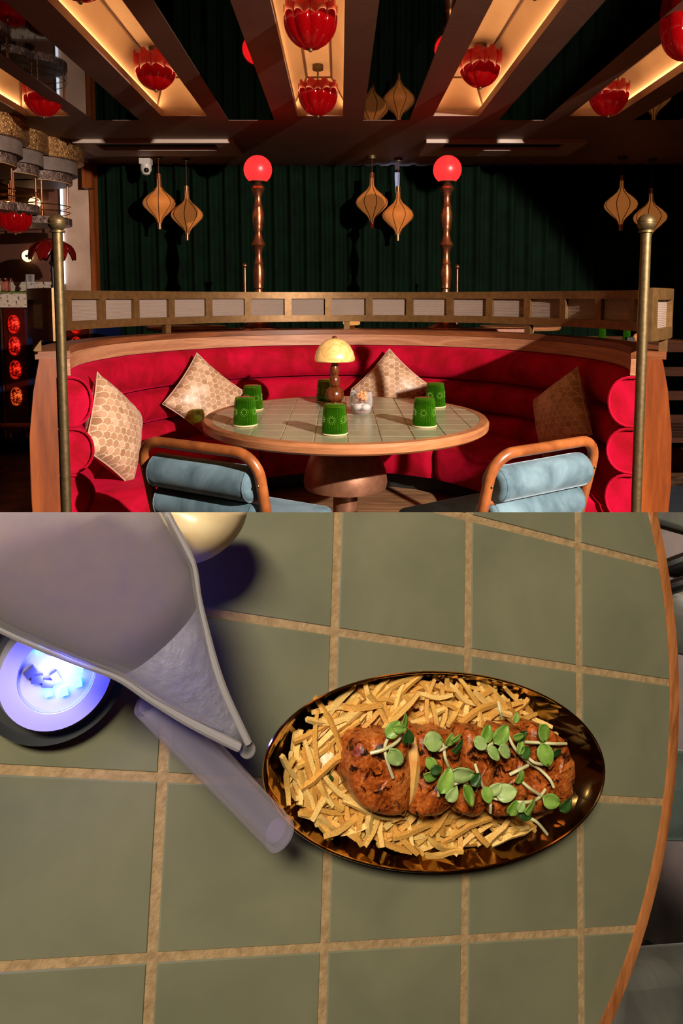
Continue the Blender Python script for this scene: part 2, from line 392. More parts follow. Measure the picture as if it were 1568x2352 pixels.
MB().lathe([(0, -0.10), (0.03, -0.09), (0.05, -0.05), (0.05, 0.0)], 20).build('housing', 'camera_white', o)
MB().ball((0.012, -0.035, -0.055), 0.024).build('lens', 'black_metal', o)
# ================================================================== LANTERNS
def lantern(px, ytop, Y, rot, label):
    top = atY(px, ytop, Y)
    o = thing('hanging_lantern', label, 'lantern', (top.x, Y, ZC), rot, 'amber lanterns in front of the curtain')
    d = top.z - (ZC)
    MB().lathe([(0.0, 0.0), (0.038, 0.0), (0.038, -0.03), (0, -0.03)], 20).build('canopy', 'bronze', o)
    MB().tube([(0, 0, -0.03), (0, 0, d)], 0.0025, 6).build('cord', 'seam', o)
    prof = [(0.017, d), (0.017, d - 0.06), (0.02, d - 0.11), (0.045, d - 0.15), (0.10, d - 0.195), (0.138, d - 0.235), (0.148, d - 0.265), (0.138, d - 0.295), (0.09, d - 0.345), (0.045, d - 0.385), (0.022, d - 0.42), (0.018, d - 0.445)]
    MB().lathe(prof, 32).build('shade', 'amber_shade', o)
    MB().lathe([(0.019, d - 0.44), (0.019, d - 0.50), (0.0, d - 0.50)], 16).build('ferrule', 'copper', o)
    MB().lathe([(0.019, d + 0.004), (0.019, d - 0.045)], 16).build('collar', 'copper', o)
    for k in range(8):
        a = 2 * PI * k / 8
        MB().tube([((r + 0.002) * math.cos(a), (r + 0.002) * math.sin(a), z) for r, z in prof], 0.0035, 5).build('rib', 'seam', o)
lantern(364, 400, 6.5, 0.2, 'amber lantern hanging higher of the pair beside the security camera')
lantern(428, 428, 6.62, 0.05, 'amber lantern hanging lower of the pair near the security camera')
lantern(854, 398, 6.5, 0.25, 'amber lantern hanging higher of the pair by the bright slit')
lantern(914, 429, 6.62, 0.39, 'amber lantern hanging lower of the pair, covering the bright slit')
lantern(1428, 404, 6.5, 0.15, 'amber lantern hanging higher of the pair above the slatted bench')
lantern(1495, 434, 6.62, 0.25, 'amber lantern half hidden behind a ball-topped pole')

# ================================================================== LOTUS PENDANTS
def lotus_mesh():
    b = MB(); n = 9
    for ring, (rs, zs, off) in enumerate(((1.0, 1.0, 0.0), (0.88, 0.92, 0.5))):
        for k in range(n):
            a0 = 2 * PI * (k + off) / n; vs = []; fs = []; m = 10; q = 9
            for j in range(m):
                u = j / (m - 1); el = u * 1.55
                r = 0.118 * rs * (math.sin(el) ** 0.85 if el > 0 else 0); z = -0.17 + 0.17 * zs * (1 - math.cos(el)) ** 0.9 / (1 - math.cos(1.55)) ** 0.9
                hw = (PI / n) * 1.12
                for i in range(q):
                    s_ = (i / (q - 1)) * 2 - 1
                    tip = (0.040 * (1 - abs(s_)) + 0.010 * (i % 2)) * max(0, (u - 0.72) / 0.28)
                    bulge = 1 + 0.17 * (1 - s_ * s_) * math.sin(PI * min(u * 0.8 + 0.1, 1)) ** 0.5
                    aa = a0 + s_ * hw; vs.append((r * bulge * math.cos(aa), r * bulge * math.sin(aa), z + tip))
            for j in range(m - 1):
                for i in range(q - 1): fs.append((j * q + i, j * q + i + 1, (j + 1) * q + i + 1, (j + 1) * q + i))
            b.add(vs, fs)
    me = b.mesh('lotus_bowl', 'lotus', 60); return me
LOTUS = lotus_mesh()
def lotus(px, pbot, Y, label, xfix=None):
    p = atY(px, pbot, Y)
    zt = ZC + 0.198
    o = thing('lotus_pendant', label, 'pendant lamp', (p.x if xfix is None else xfix, Y, p.z), 0.2, 'red lotus pendants in the ceiling coffers')
    g = put('glass_bowl', LOTUS, o, (0, 0, 0.182)); sm = g.modifiers.new('t', 'SOLIDIFY'); sm.thickness = 0.003
    MB().ball((0, 0, 0.010), 0.011, 12, 8).build('finial', 'bronze', o)
    MB().tube([(0, 0, 0.01), (0, 0, zt - p.z - 0.02)], 0.006, 8).build('rod', 'bronze', o)
    MB().lathe([(0, zt - p.z - 0.03), (0.035, zt - p.z - 0.03), (0.035, zt - p.z), (0, zt - p.z)], 20).build('canopy', 'bronze', o)
    return o
lotus(730, 271, 4.62, 'red glass lotus pendant at the closed end of the middle coffer')
lotus(713, 120, 3.40, 'large red glass lotus pendant further along the middle coffer')
lotus(358, 212, 4.30, 'red glass lotus pendant in the coffer beside the one over the bar canopy')
lotus(185, 10, 3.20, 'red glass lotus pendant further along the coffer beside the bar-side one')
lotus(1102, 206, 4.25, 'red glass lotus pendant in the coffer above the second red globe')
lotus(1228, 2, 3.15, 'red glass lotus pendant further along the coffer above the second red globe')
lotus(101, 273, 4.80, 'red glass lotus pendant in the coffer over the bar canopy')
lotus(1396, 271, 4.72, 'red glass lotus pendant in the coffer nearest the slatted bench')
lotus(1580, 146, 3.35, 'red glass lotus pendant further along the coffer over the bench')

# ================================================================== BOOTH
ZP = 0.115
BC = (0.043, 3.38, 0); TH = math.radians(117)
bo = thing('booth_banquette', 'semicircular crimson velvet banquette in a walnut shell around the tiled table', 'banquette', BC)
shell = [(1.32, ZP), (1.40, ZP), (1.405, 0.15), (1.425, 0.35), (1.435, 0.55), (1.43, 0.75), (1.41, 0.93), (1.385, 1.055), (1.32, 1.055)]
MB().arc(shell, -TH, TH, 96).build('shell', 'walnut', bo)
MB().arc([(1.27, 1.055), (1.40, 1.055), (1.40, 1.085), (1.27, 1.085)], -TH, TH, 96).build('cap', 'cap_wood', bo)
MB().arc([(1.27, 0.985), (1.32, 0.985), (1.32, 1.053), (1.272, 1.053)], -TH, TH, 96).build('fascia_band', 'oak_band', bo)
zs = [0.985, 0.775, 0.585, 0.385]
for k in range(3):
    z1, z0 = zs[k] - 0.003, zs[k + 1] + 0.003; n = 14; pr = [(1.319, z0), (1.319, z1)]
    cz, hh = (z0 + z1) / 2, (z1 - z0) / 2
    for i in range(n + 1):
        a = PI / 2 - PI * i / n; pr.append((1.30 - 0.105 * max(0, math.cos(a)) ** 0.7, cz + hh * math.sin(a)))
    r_ = MB().arc(pr, -TH - 0.012, TH + 0.012, 96).build('backrest_roll', 'crimson', bo)
    for sg in (-1, 1):
        th = sg * (TH + 0.012); th2 = sg * (TH + 0.020)
        e = MB(); pp = []
        for i in range(n + 1):
            a = PI / 2 - PI * i / n; rr = 1.30 - 0.105 * max(0, math.cos(a)) ** 0.7; pp.append((rr * math.sin(th2), rr * math.cos(th2), cz + hh * 0.99 * math.sin(a)))
        e.tube(pp, 0.006, 6).build('piping', 'crimson', r_)
sec = 6
for k in range(sec):
    a0 = -TH + 2 * TH * k / sec + 0.008; a1 = -TH + 2 * TH * (k + 1) / sec - 0.008
    pr = [(1.26, 0.26), (0.80, 0.24), (0.775, 0.28), (0.77, 0.40), (0.785, 0.44), (0.83, 0.463), (0.95, 0.473), (1.12, 0.472), (1.25, 0.46)]
    def wob(a, r, z, u):
        e = min(u, 1 - u) * 2; d = 0.03 * max(0, 1 - e * 9)
        return (r + (d if r < 0.9 else 0), z - (d if z > 0.38 else 0))
    MB().arc(pr, a0, a1, 22, True, wob).build('seat_cushion', 'crimson', bo)
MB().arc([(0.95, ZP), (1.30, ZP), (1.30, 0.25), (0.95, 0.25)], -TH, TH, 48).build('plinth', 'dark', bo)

# glass rail standing on the cap
ra = thing('booth_glass_rail', 'curved bronze rail with ribbed glass panes standing on the banquette', 'rail', (BC[0], BC[1], 1.085))
zb, zt_ = 1.138 - 1.085, 1.335 - 1.085; ri, ro = 1.322, 1.372; DT = math.radians(11.839); T0 = math.radians(-5.153)
E0, E1 = math.radians(-126), math.radians(127)
def grow(a):
    q = min(1, max(0, (abs(a) - math.radians(72)) / math.radians(56))); return 0.062 * math.sin(PI * q)
flare = lambda a, r, z, u: (r + grow(a), z)
bar_h = 0.044
MB().arc([(ri, zt_ - bar_h), (ro, zt_ - bar_h), (ro, zt_), (ri, zt_)], E0, E1, 96, True, flare).build('top_bar', 'bronze_paint', ra)
MB().arc([(ri, zb), (ro, zb), (ro, zb + bar_h), (ri, zb + bar_h)], E0, E1, 96, True, flare).build('bottom_bar', 'bronze_paint', ra)
hw = 0.0175
edges = [E0] + [T0 + k * DT for k in range(-9, 11)] + [E1]
for i, a in enumerate(edges):
    s0, s1 = a - hw, a + hw
    if i == 0: s0, s1 = a, a + 2.4 * hw
    if i == len(edges) - 1: s0, s1 = a - 2.4 * hw, a
    MB().arc([(ri, zb + bar_h), (ro, zb + bar_h), (ro, zt_ - bar_h), (ri, zt_ - bar_h)], s0, s1, 2, True, flare).build('mullion', 'bronze_paint', ra)
for a, c in zip(edges[:-1], edges[1:]):
    MB().arc([(ri + 0.02, zb + bar_h - 0.003), (ri + 0.029, zb + bar_h - 0.003), (ri + 0.029, zt_ - bar_h + 0.003), (ri + 0.02, zt_ - bar_h + 0.003)], a + 0.004, c - 0.004, 6, True, flare).build('pane', 'pane', ra)
for a in (-114, -53.5, 0.2, 54, 115):
    a = math.radians(a); MB().box(-0.02, 0.02, -0.016, 0.016, 0.0, zb, -a, ((1.345 + grow(a)) * math.sin(a), (1.345 + grow(a)) * math.cos(a), 0)).build('post', 'bronze_paint', ra)

# poles
for pxx, px2, lab in ((131, 149, 'ball-topped bronze pole at the banquette end beside the bar'), (1484, 1462, 'ball-topped bronze pole at the banquette end beside the slatted bench')):
    p = atY(pxx, 512, 2.50)
    o = thing('ball_pole', lab, 'pole', (p.x, 2.50, 0), 0, 'poles at the banquette ends')
    MB().lathe([(0, ZP), (0.018, ZP), (0.018, p.z - 0.025), (0, p.z - 0.025)], 24).build('shaft', 'bronze', o)
    r = 0.0315; pr = [(r * math.sin(PI * j / 20), p.z - r * math.cos(PI * j / 20)) for j in range(21)]
    pr.insert(10, (r - 0.002, p.z - 0.001)); pr[11] = (r - 0.002, p.z)
    MB().lathe(pr, 28).build('ball', 'bronze', o)
    MB().lathe([(0.026, p.z - 0.034), (0.026, p.z - 0.026)], 24).build('collar', 'bronze', o)

# ledge behind, globe lamps
o = thing('serving_ledge', 'dark wooden ledge behind the curved rail carrying the red globe lamps', 'ledge', (0.09, 4.94, 0))
MB().box(-1.25, 1.25, -0.13, 0.13, 1.045, 1.08).build('top', 'walnut', o, smooth=0)
MB().box(-1.2, 1.2, -0.08, 0.08, ZP + 0.001, 1.045).build('panel', 'dark', o, smooth=0)
def globe(px, lab):
    p = atY(px, 390, 4.94); o = thing('globe_lamp', lab, 'lamp', (p.x, 4.94, 1.08), 0, 'red globe lamps on the ledge')
    prof = [(0.0, 0.0), (0.145, 0.0), (0.14, 0.008), (0.09, 0.025), (0.055, 0.05), (0.035, 0.085), (0.028, 0.12), (0.026, 0.16), (0.03, 0.20), (0.034, 0.235), (0.03, 0.25),
            (0.026, 0.285), (0.034, 0.295), (0.032, 0.305), (0.035, 0.335), (0.04, 0.38), (0.038, 0.42), (0.030, 0.46), (0.033, 0.468), (0.030, 0.476), (0.025, 0.51), (0.024, 0.55), (0.036, 0.585), (0.050, 0.602), (0.048, 0.608), (0.034, 0.635),
            (0.026, 0.665), (0.025, 0.70), (0.032, 0.718), (0.032, 0.728), (0.034, 0.745), (0.0405, 0.785), (0.04, 0.82), (0.031, 0.865), (0.033, 0.873), (0.029, 0.883), (0.023, 0.915), (0.024, 0.945), (0.036, 0.98), (0.050, 1.0), (0.047, 1.008), (0.030, 1.03), (0.018, 1.055), (0.012, 1.07), (0.0, 1.07)]
    kz = (p.z - 0.088 - 1.08) / 1.045
    MB().lathe([(r, z * kz) for r, z in prof], 28).build('turned_stem', 'copper', o)
    zc = p.z - 1.08; r = 0.098
    MB().lathe([(r * math.sin(a), zc - r * math.cos(a)) for a in [0.62 + (PI - 0.62) * j / 20 for j in range(21)]], 32).build('globe', 'red_glow', o)
    MB().lathe([(0.0, zc - 0.084), (0.057, zc - 0.084), (0.059, zc - 0.078), (0.0, zc - 0.076)], 24).build('globe_seat', 'seam', o)
globe(592, 'red glowing globe on turned copper stem beside the two lanterns and security camera')
globe(1027, 'red glowing globe on turned copper stem in front of an air cassette corner')
for pxx, top, Y, lab in ((562, 610, 5.9, 'slim copper ball-topped post behind the globe beside the camera pair'), (1050, 613, 5.9, 'slim copper ball-topped post behind the globe under the cassette')):
    p = atY(pxx, top, Y); o = thing('slim_post', lab, 'post', (p.x, Y, 0), 0, 'slim posts behind the ledge')
    MB().lathe([(0, 0), (0.0125, 0), (0.0125, p.z - 0.01), (0, p.z - 0.01)], 16).build('shaft', 'copper', o); MB().ball((0, 0, p.z), 0.022).build('ball', 'copper', o)

# ================================================================== TILED TABLE IN THE BOOTH
TC = (0.027, 3.22, 0)
def round_tile_table():
    o = thing('pedestal_table', 'round sage-tiled pedestal table standing inside the crimson banquette', 'table', TC)
    R = 0.655; Ri = 0.615; zt = 0.75; T = 0.131
    MB().lathe([(Ri, zt - 0.045), (R - 0.012, zt - 0.045), (R, zt - 0.036), (R + 0.002, zt - 0.012), (R - 0.006, zt), (Ri, zt + 0.001), (Ri, zt - 0.045)], 96).build('rim', 'walnut_ring', o)
    MB().lathe([(0, zt - 0.04), (Ri, zt - 0.04), (Ri, zt - 0.003), (0, zt - 0.003)], 72).build('grout_bed', 'grout_pale', o)
    circ = [((Ri - 0.001) * math.cos(2 * PI * k / 72), (Ri - 0.001) * math.sin(2 * PI * k / 72)) for k in range(72)]
    g = 0.0028
    for i in range(-6, 7):
        for j in range(-6, 7):
            x0, y0 = (i + 0.03) * T, (j + 0.25) * T
            q = [(x0 + g, y0 + g), (x0 + T - g, y0 + g), (x0 + T - g, y0 + T - g), (x0 + g, y0 + T - g)]
            pl = clip_poly(q, circ)
            if len(pl) < 3 or area(pl) < 0.0004: continue
            MB().prism(pl, zt - 0.004, zt + random.uniform(0.0, 0.0006)).build('tile', 'tile_a', o, smooth=0)
    MB().lathe([(0.0, 0.70), (0.05, 0.70), (0.09, 0.665), (0.13, 0.62), (0.17, 0.55), (0.19, 0.49), (0.197, 0.44), (0.192, 0.415), (0.0, 0.415)], 48).build('dome', 'rose_bronze', o)
    MB().lathe([(0, 0.12), (0.058, 0.12), (0.058, 0.43), (0, 0.43)], 32).build('column', 'rose_bronze', o)
    MB().lathe([(0, 0.115), (0.30, 0.115), (0.30, 0.127), (0.06, 0.14), (0, 0.14)], 40).build('foot', 'bronze', o)
    return o
round_tile_table()
# raised plank platform
o = thing('plank_platform', 'round oak plank platform under the sage-tiled pedestal table', 'platform', (BC[0], BC[1], 0))
circ = [(1.62 * math.cos(2 * PI * k / 72), 1.62 * math.sin(2 * PI * k / 72)) for k in range(72)]
MB().lathe([(0, 0), (1.61, 0), (1.61, 0.103), (0, 0.103)], 72).build('deck_core', 'dark', o)
for k in range(-12, 12):
    q = [(-2, k * 0.14 + 0.002), (2, k * 0.14 + 0.002), (2, k * 0.14 + 0.138), (-2, k * 0.14 + 0.138)]
    pl = clip_poly(q, circ)
    if len(pl) > 2: MB().prism(pl, 0.103, ZP).build('plank', 'plank', o, smooth=0)

# things on that table
ZT = 0.7508
def tumbler_parts():
    rm = lambda a, z, j: 1 + (0.034 * math.cos(26 * a) if (0.072 < z < 0.112 or 0.018 < z < 0.047) else 0)
    out = [(0.052, 0.0), (0.053, 0.004), (0.051, 0.010), (0.0495, 0.02), (0.0485, 0.035), (0.048, 0.046), (0.0478, 0.05), (0.0463, 0.071), (0.0455, 0.08), (0.044, 0.10), (0.043, 0.112), (0.0415, 0.120), (0.036, 0.122), (0.0, 0.1215)]
    inn = [(0.0, 0.112), (0.037, 0.111), (0.040, 0.10), (0.044, 0.05), (0.0475, 0.005), (0.049, 0.0), (0.052, 0.0)]
    body = MB().lathe(out, 130, rm).lathe(inn, 60, None, (0, 0, 0), False).mesh('tumbler_body', 'green_glass', 60)
    em = MB()
    for a0 in (-PI / 2 - 0.35, -PI / 2 + 0.75, -PI / 2 + 1.8, -PI / 2 - 1.4, -PI / 2 + 3.1):
        for k in range(14):
            a = 2 * PI * k / 14
            for rr, s_ in ((0.011, 0.0016), (0.017, 0.0012)):
                aa = a0 + rr * math.cos(a) / 0.047; z = 0.062 + rr * math.sin(a); R = 0.0470 - 0.00008 * (z - 0.05) * 1000 * 0.12 + 0.0008
                em.ball((R * math.cos(aa), R * math.sin(aa), z), s_, 6, 4)
    return body, em.mesh('tumbler_beads', 'green_bead', 60)
TB, TE = tumbler_parts()
M['amber_ring'] = glass('amber_ring', (0.95, 0.62, 0.05, 1), 0.05)
TR = MB().lathe([(0.0525, 0.0), (0.0545, 0.003), (0.0525, 0.006)], 48, None, (0, 0, 0), False).mesh('tumbler_rim', plain('cream_rim', rgb(226, 206, 160), 0.3), 60)
def onT(px, py):          # point of the table top seen at a pixel
    d = ray(px, py); q = (ZT - CAM.z) / d.z; return CAM + d * q
def tumbler(px, py, rot, lab, k=1.0):
    p = onT(px, py); o = thing('upturned_tumbler', lab, 'glass', tuple(p), rot, 'green tumblers on the booth table'); o.scale = (k, k, k)
    put('glass_body', TB, o); put('beaded_motif', TE, o)['kind'] = 'stuff'; put('rim', TR, o)
tumbler(768, 996, 0.1, 'upturned green tumbler standing in front of the mushroom lamp')
tumbler(563, 976, 0.4, 'upturned green tumbler in front of another by the blue chair')
tumbler(580, 940, 0.9, 'upturned green tumbler behind another one, near the diamond cushion', 0.98)
tumbler(748, 922, 0.2, 'upturned green tumbler half hidden behind the mushroom lamp stem', 0.97)
tumbler(974, 978, 0.15, 'upturned green tumbler in front of another, shadow reaching the candle glass')
tumbler(999, 934, 0.7, 'upturned green tumbler at the table edge behind another, before the half-hidden cushion')
# mushroom lamp
p = onT(768, 931)
o = thing('mushroom_lamp', 'mushroom table lamp with cream marbled dome and turned wooden bead stem', 'table lamp', tuple(p))
MB().lathe([(0, 0), (0.062, 0), (0.062, 0.012), (0.03, 0.018), (0, 0.018)], 32).build('base', 'bead_wood', o)
MB().lathe([(0.02, 0.016), (0.035, 0.022), (0.046, 0.038), (0.048, 0.058), (0.042, 0.08), (0.028, 0.094), (0.02, 0.098)], 32).build('bead', 'bead_wood', o)
MB().lathe([(0.018, 0.098), (0.025, 0.104), (0.029, 0.122), (0.027, 0.142), (0.018, 0.156)], 32).build('bead', 'bead_wood', o)
MB().lathe([(0.016, 0.155), (0.022, 0.163), (0.024, 0.178), (0.021, 0.200), (0.015, 0.225), (0.0, 0.225)], 32).build('bead', 'bead_wood', o)
lob = lambda a, z, j: 1 + 0.012 * math.cos(7 * a)
MB().lathe([(0.02, 0.226), (0.095, 0.226), (0.101, 0.231), (0.102, 0.245), (0.094, 0.275), (0.077, 0.306), (0.05, 0.330), (0.02, 0.342), (0, 0.343)], 56, lob).build('shade', 'marble_shade', o)
MB().ball((0, 0, 0.346), 0.013, 14, 8, (1, 1, 0.7)).build('finial', 'bead_wood', o)
# candle tumbler
p = onT(829, 950)
o = thing('stone_tumbler', 'clear rounded tumbler with white stones and an orange flower head', 'glass', tuple(p))
MB().lathe([(0, 0.0), (0.036, 0.0), (0.046, 0.012), (0.054, 0.045), (0.055, 0.07), (0.050, 0.108), (0.0485, 0.108), (0.0525, 0.07), (0.051, 0.045), (0.043, 0.014), (0.034, 0.006), (0, 0.006)], 40).build('glass_wall', 'clear_glass', o)
for k, (x, y, z, r) in enumerate(((-0.02, -0.012, 0.034, 0.021), (0.022, -0.008, 0.032, 0.022), (0.0, 0.02, 0.034, 0.021))): MB().ball((x, y, z), r, 14, 9, (1.05, 1, 0.75)).build('white_stone', 'white_stone', o)
for k in range(14):
    a = k * 2.4; MB().ball((0.026 * math.cos(a), 0.026 * math.sin(a), 0.012), 0.006, 8, 5).build('pebble', 'pebble', o)
b = MB()
for k in range(46):
    d = Vector((random.gauss(0, 1), random.gauss(0, 1), random.gauss(0, 1))).normalized() * random.uniform(0.018, 0.03)
    b.ball((d.x * 1.15 + 0.004, d.y, 0.078 + d.z * 0.85), random.uniform(0.006, 0.009), 7, 5)
f_ = b.build('flower_head', 'popcorn', o)

# ================================================================== CUSHIONS
def pillow_mesh(side=0.37, th=0.075, n=26):
    b = MB(); vs = []; fs = []
    for sgn in (1, -1):
        for i in range(n + 1):
            for j in range(n + 1):
                u, v = 2 * i / n - 1, 2 * j / n - 1
                pinch = 1 - 0.07 * (1 - u * u) * abs(v) ** 3; pin2 = 1 - 0.07 * (1 - v * v) * abs(u) ** 3
                h = th * max(0, (1 - u ** 2) * (1 - v ** 2)) ** 0.42
                wr = 0.004 * noise.noise(Vector((u * 3, v * 3, sgn * 4))) * (1 if h > 0.02 else 0)
                vs.append((u * side / 2 * pin2, v * side / 2 * pinch, sgn * (h + wr)))
    m = (n + 1) ** 2
    for s_ in (0, 1):
        for i in range(n):
            for j in range(n):
                a = s_ * m + i * (n + 1) + j; fs.append((a, a + 1, a + n + 2, a + n + 1))
    return b.add(vs, fs).mesh('pillow', 'pillow', 180)
PIL = pillow_mesh()
def pillow(c, nrm, lean, roll, lab, zipper=False, k=1.0):
    n = Vector((nrm[0], nrm[1], 0)).normalized(); Z = (n * math.cos(lean) + Vector((0, 0, 1)) * math.sin(lean)).normalized()
    Yv = (Vector((0, 0, 1)) - Z * Z.z).normalized(); Xv = Yv.cross(Z)
    o = bpy.data.objects.new('scatter_cushion', None); sc.collection.objects.link(o); o.empty_display_size = 0.05
    tag(o, lab, 'cushion', 'beige scallop cushions on the banquette')
    o.matrix_world = Matrix.Translation(c) @ Matrix((Xv, Yv, Z)).transposed().to_4x4() @ Matrix.Rotation(math.radians(45 + roll), 4, 'Z') @ Matrix.Scale(k, 4)
    put('cover', PIL, o)
    s2 = 0.185; e = MB(); m = 40; pts = []
    for (x0, y0), (x1, y1) in (((-1, -1), (1, -1)), ((1, -1), (1, 1)), ((1, 1), (-1, 1)), ((-1, 1), (-1, -1))):
        for i in range(12):
            t_ = i / 12; u, v = x0 + (x1 - x0) * t_, y0 + (y1 - y0) * t_
            pts.append((u * s2 * (1 - 0.07 * (1 - v * v) * abs(u) ** 3), v * s2 * (1 - 0.07 * (1 - u * u) * abs(v) ** 3), 0))
    e.tube(pts, 0.0028, 6, closed=True).build('edge_seam', plain('seam_beige', rgb(196, 164, 134), 0.6), o)
    if zipper:
        zp = [(-0.16 + 0.32 * i / 14, -s2 * (1 - 0.07 * (1 - ((-0.16 + 0.32 * i / 14) / s2) ** 2)) + 0.004, 0.012) for i in range(9)]
        MB().tube(zp, 0.007, 8).build('zipper', 'zip', o); MB().box(zp[8][0], zp[8][0] + 0.02, zp[8][1] - 0.004, zp[8][1] + 0.006, 0.012, 0.02).build('zip_pull', 'brass', o)
    return o
def polar(th, r): th = math.radians(th); return (BC[0] + r * math.sin(th), BC[1] + r * math.cos(th))
x, y = polar(-104, 1.095); pillow((x, y, 0.700), (0.97, -0.17), 0.22, 6, 'beige scallop cushion with a dark zip at the banquette end behind the blue chair', True, 1.05)
x, y = polar(-51, 1.075); pillow((x, y, 0.715), (0.62, -0.78), 0.24, 3, 'beige scallop cushion standing on its corner with tumbler shadows on it', False, 1.02)
x, y = polar(15.3, 1.07); pillow((x, y, 0.725), (-0.12, -0.99), 0.25, 3, 'beige scallop cushion half hidden behind the tiled table', False, 0.97)
x, y = polar(85, 1.075); pillow((x, y, 0.705), (-0.93, -0.30), 0.22, -10, 'beige scallop cushion mostly in brown shadow at the banquette end', False, 1.0)

# ================================================================== CHAIRS
def chair(center, face, lab):
    f = Vector((face[0], face[1])).normalized(); rz = math.atan2(f.y, f.x) - PI / 2     # local +y faces the table
    o = thing('roll_back_chair', lab, 'chair', (center[0], center[1], 0), rz, 'blue chairs pulled up to the booth table')
    W = 0.252; z0, zt = ZP, 0.795; R = 0.085; pts = []
    lean = lambda z: -0.10 * max(0, (z - 0.42)) / 0.4
    for i in range(9): z = z0 + (zt - R - z0) * i / 8; pts.append((-W, lean(z) , z))
    for i in range(1, 9):
        a = PI - (PI / 2) * i / 8; z = zt - R + R * math.sin(a); pts.append((-W + R + R * math.cos(a), lean(z), z))
    for i in range(1, 6): pts.append((-W + R + (2 * W - 2 * R) * i / 6, lean(zt), zt))
    rest = [(-x, y, z) for x, y, z in reversed(pts[:-5])]; pts += rest
    MB().tube(pts, 0.019, 14).build('back_frame', 'chair_wood', o)
    for zc in (0.683, 0.567):
        r = 0.060; L = 0.222; y = lean(zc) + 0.012
        pr = [(0, -L)] + [(r - 0.022 + 0.022 * math.sin(t_), -L + 0.022 - 0.022 * math.cos(t_)) for t_ in [PI / 2 * i / 5 for i in range(6)]]
        pr += [(r * (1 + 0.02 * math.sin(3 * z_)), z_) for z_ in [-L + 0.04 + (2 * L - 0.08) * i / 10 for i in range(11)]] + [(a, -c) for a, c in reversed(pr)]
        bb = MB().lathe(pr, 32); bb.v = [(z, y + x, zc + y_) for x, y_, z in bb.v]
        roll = bb.build('backrest_roll', 'slate_velvet', o, smooth=80)
        for sg in (-1, 1):
            MB().tube([(sg * (L - 0.016), y + (r - 0.002) * math.cos(2 * PI * i / 24), zc + (r - 0.002) * math.sin(2 * PI * i / 24)) for i in range(24)], 0.0032, 6, closed=True).build('piping', 'slate_velvet', roll)
    MB().tube([(-W, lean(0.62), 0.625), (W, lean(0.62), 0.625)], 0.010, 8).build('cross_bar', 'chair_wood', o)
    bb = MB(); n = 8
    pr = [(-0.24, 0.02), (0.24, 0.02), (0.24, 0.46), (-0.24, 0.46)]
    bb.box(-0.23, 0.23, 0.03, 0.47, 0.40, 0.475); so = bb.build('seat', 'slate_velvet', o); bv = so.modifiers.new('b', 'BEVEL'); bv.width = 0.03; bv.segments = 4
    for sg in (-1, 1):
        MB().tube([(sg * W, 0.40, ZP), (sg * W, 0.40, 0.42)], 0.018, 12).build('front_leg', 'chair_wood', o)
        MB().tube([(sg * W, 0.0, 0.43), (sg * W, 0.42, 0.43)], 0.016, 10).build('side_rail', 'chair_wood', o)
        bl = MB().ball((0, 0, 0), 0.006, 10, 6); bl.build('bolt', 'brass', o, (sg * W, lean(0.69) - 0.019, 0.69))
    return o
chair((-0.445, 2.41), (0.45, 0.83), 'blue roll-back chair in front of the zipped cushion')
chair((0.66, 2.41), (-0.53, 0.86), 'blue roll-back chair in front of the shadowed cushion')

# ================================================================== BAR SIDE
bar = thing('bar_counter', 'long bar with terrazzo top and red glass lens columns', 'bar', (-3.6, 6.0, 0))
MB().box(-1.7, 1.62, -0.35, 0.3, 0.10, 1.22).build('body', 'navy', bar, smooth=0)
MB().box(-1.75, 1.36, -0.42, 0.34, 1.22, 1.335).build('counter_top', 'terrazzo', bar, smooth=0)
MB().box(-1.75, 1.38, -0.44, -0.40, 1.335, 1.345).build('edge_strip', plain('green_edge', rgb(96, 110, 40), 0.4), bar, smooth=0)
for xpx in (34, 176):
    X = (xpx - 780) / 1600 * 5.62 + 3.6
    MB().box(X - 0.085, X + 0.085, -0.39, -0.352, 0.2, 1.215).build('lens_board', plain('lens_board', rgb(60, 10, 6), 0.3), bar, smooth=0)
    for k, (row) in enumerate((745, 795, 850, 912)):
        z = 1.3 - (row - 683) / 1600 * 5.6
        ln = MB().ball((0, 0, 0), 0.075, 16, 10, (0.62, 0.5, 1.05)); ln.build('lens', 'lens_red' if k < 3 else 'lens_amber', bar, (X, -0.40, z))
for xpx in (3, 14, 52, 88, 158, 205):
    X = (xpx - 780) / 1600 * 5.62 + 3.6; MB().box(X - 0.008, X + 0.008, -0.375, -0.352, 0.15, 1.215).build('brass_strip', 'copper', bar, smooth=0)
MB().tube([(-1.7, -0.62, 0.30), (1.6, -0.62, 0.30)], 0.022, 10).build('foot_rail', 'copper', bar)
for X in (-0.9, 0.2, 1.3): MB().tube([(X, -0.62, 0.30), (X, -0.62, 0.0)], 0.014, 8).build('rail_leg', 'copper', bar)
# wall behind the bar, pilaster, lit edge
struct(MB().box(-5.4, -2.62, 6.86, 7.2, 0, ZC).build('wall_bar', 'brown_wall', smooth=0))
struct(MB().box(-2.66, -2.40, 6.80, 7.2, 0, ZC).build('wall_pilaster', 'stone', smooth=0))
struct(MB().box(-2.40, -2.36, 6.78, 6.96, 0, ZC).build('trim_1', 'walnut', smooth=0))
o = MB().box(-0.008, 0.008, -0.012, 0.012, 0, 0.95).build('light_strip', 'led_white', None, (-2.67, 6.79, 1.43), smooth=0); tag(o, 'thin bluish white light strip upright on the pilaster edge', 'light strip')
struct(MB().box(-5.3, -2.67, 6.80, 6.858, 1.36, 1.45).build('trim_2', 'terrazzo', smooth=0))
o = MB().box(-0.05, 0.04, -0.05, 0.05, 0, 0.22).build('wooden_bracket', 'walnut', None, tuple(atY(205, 433, 6.72)), smooth=0); tag(o, 'small walnut bracket on the pilaster under the ceiling', 'bracket')
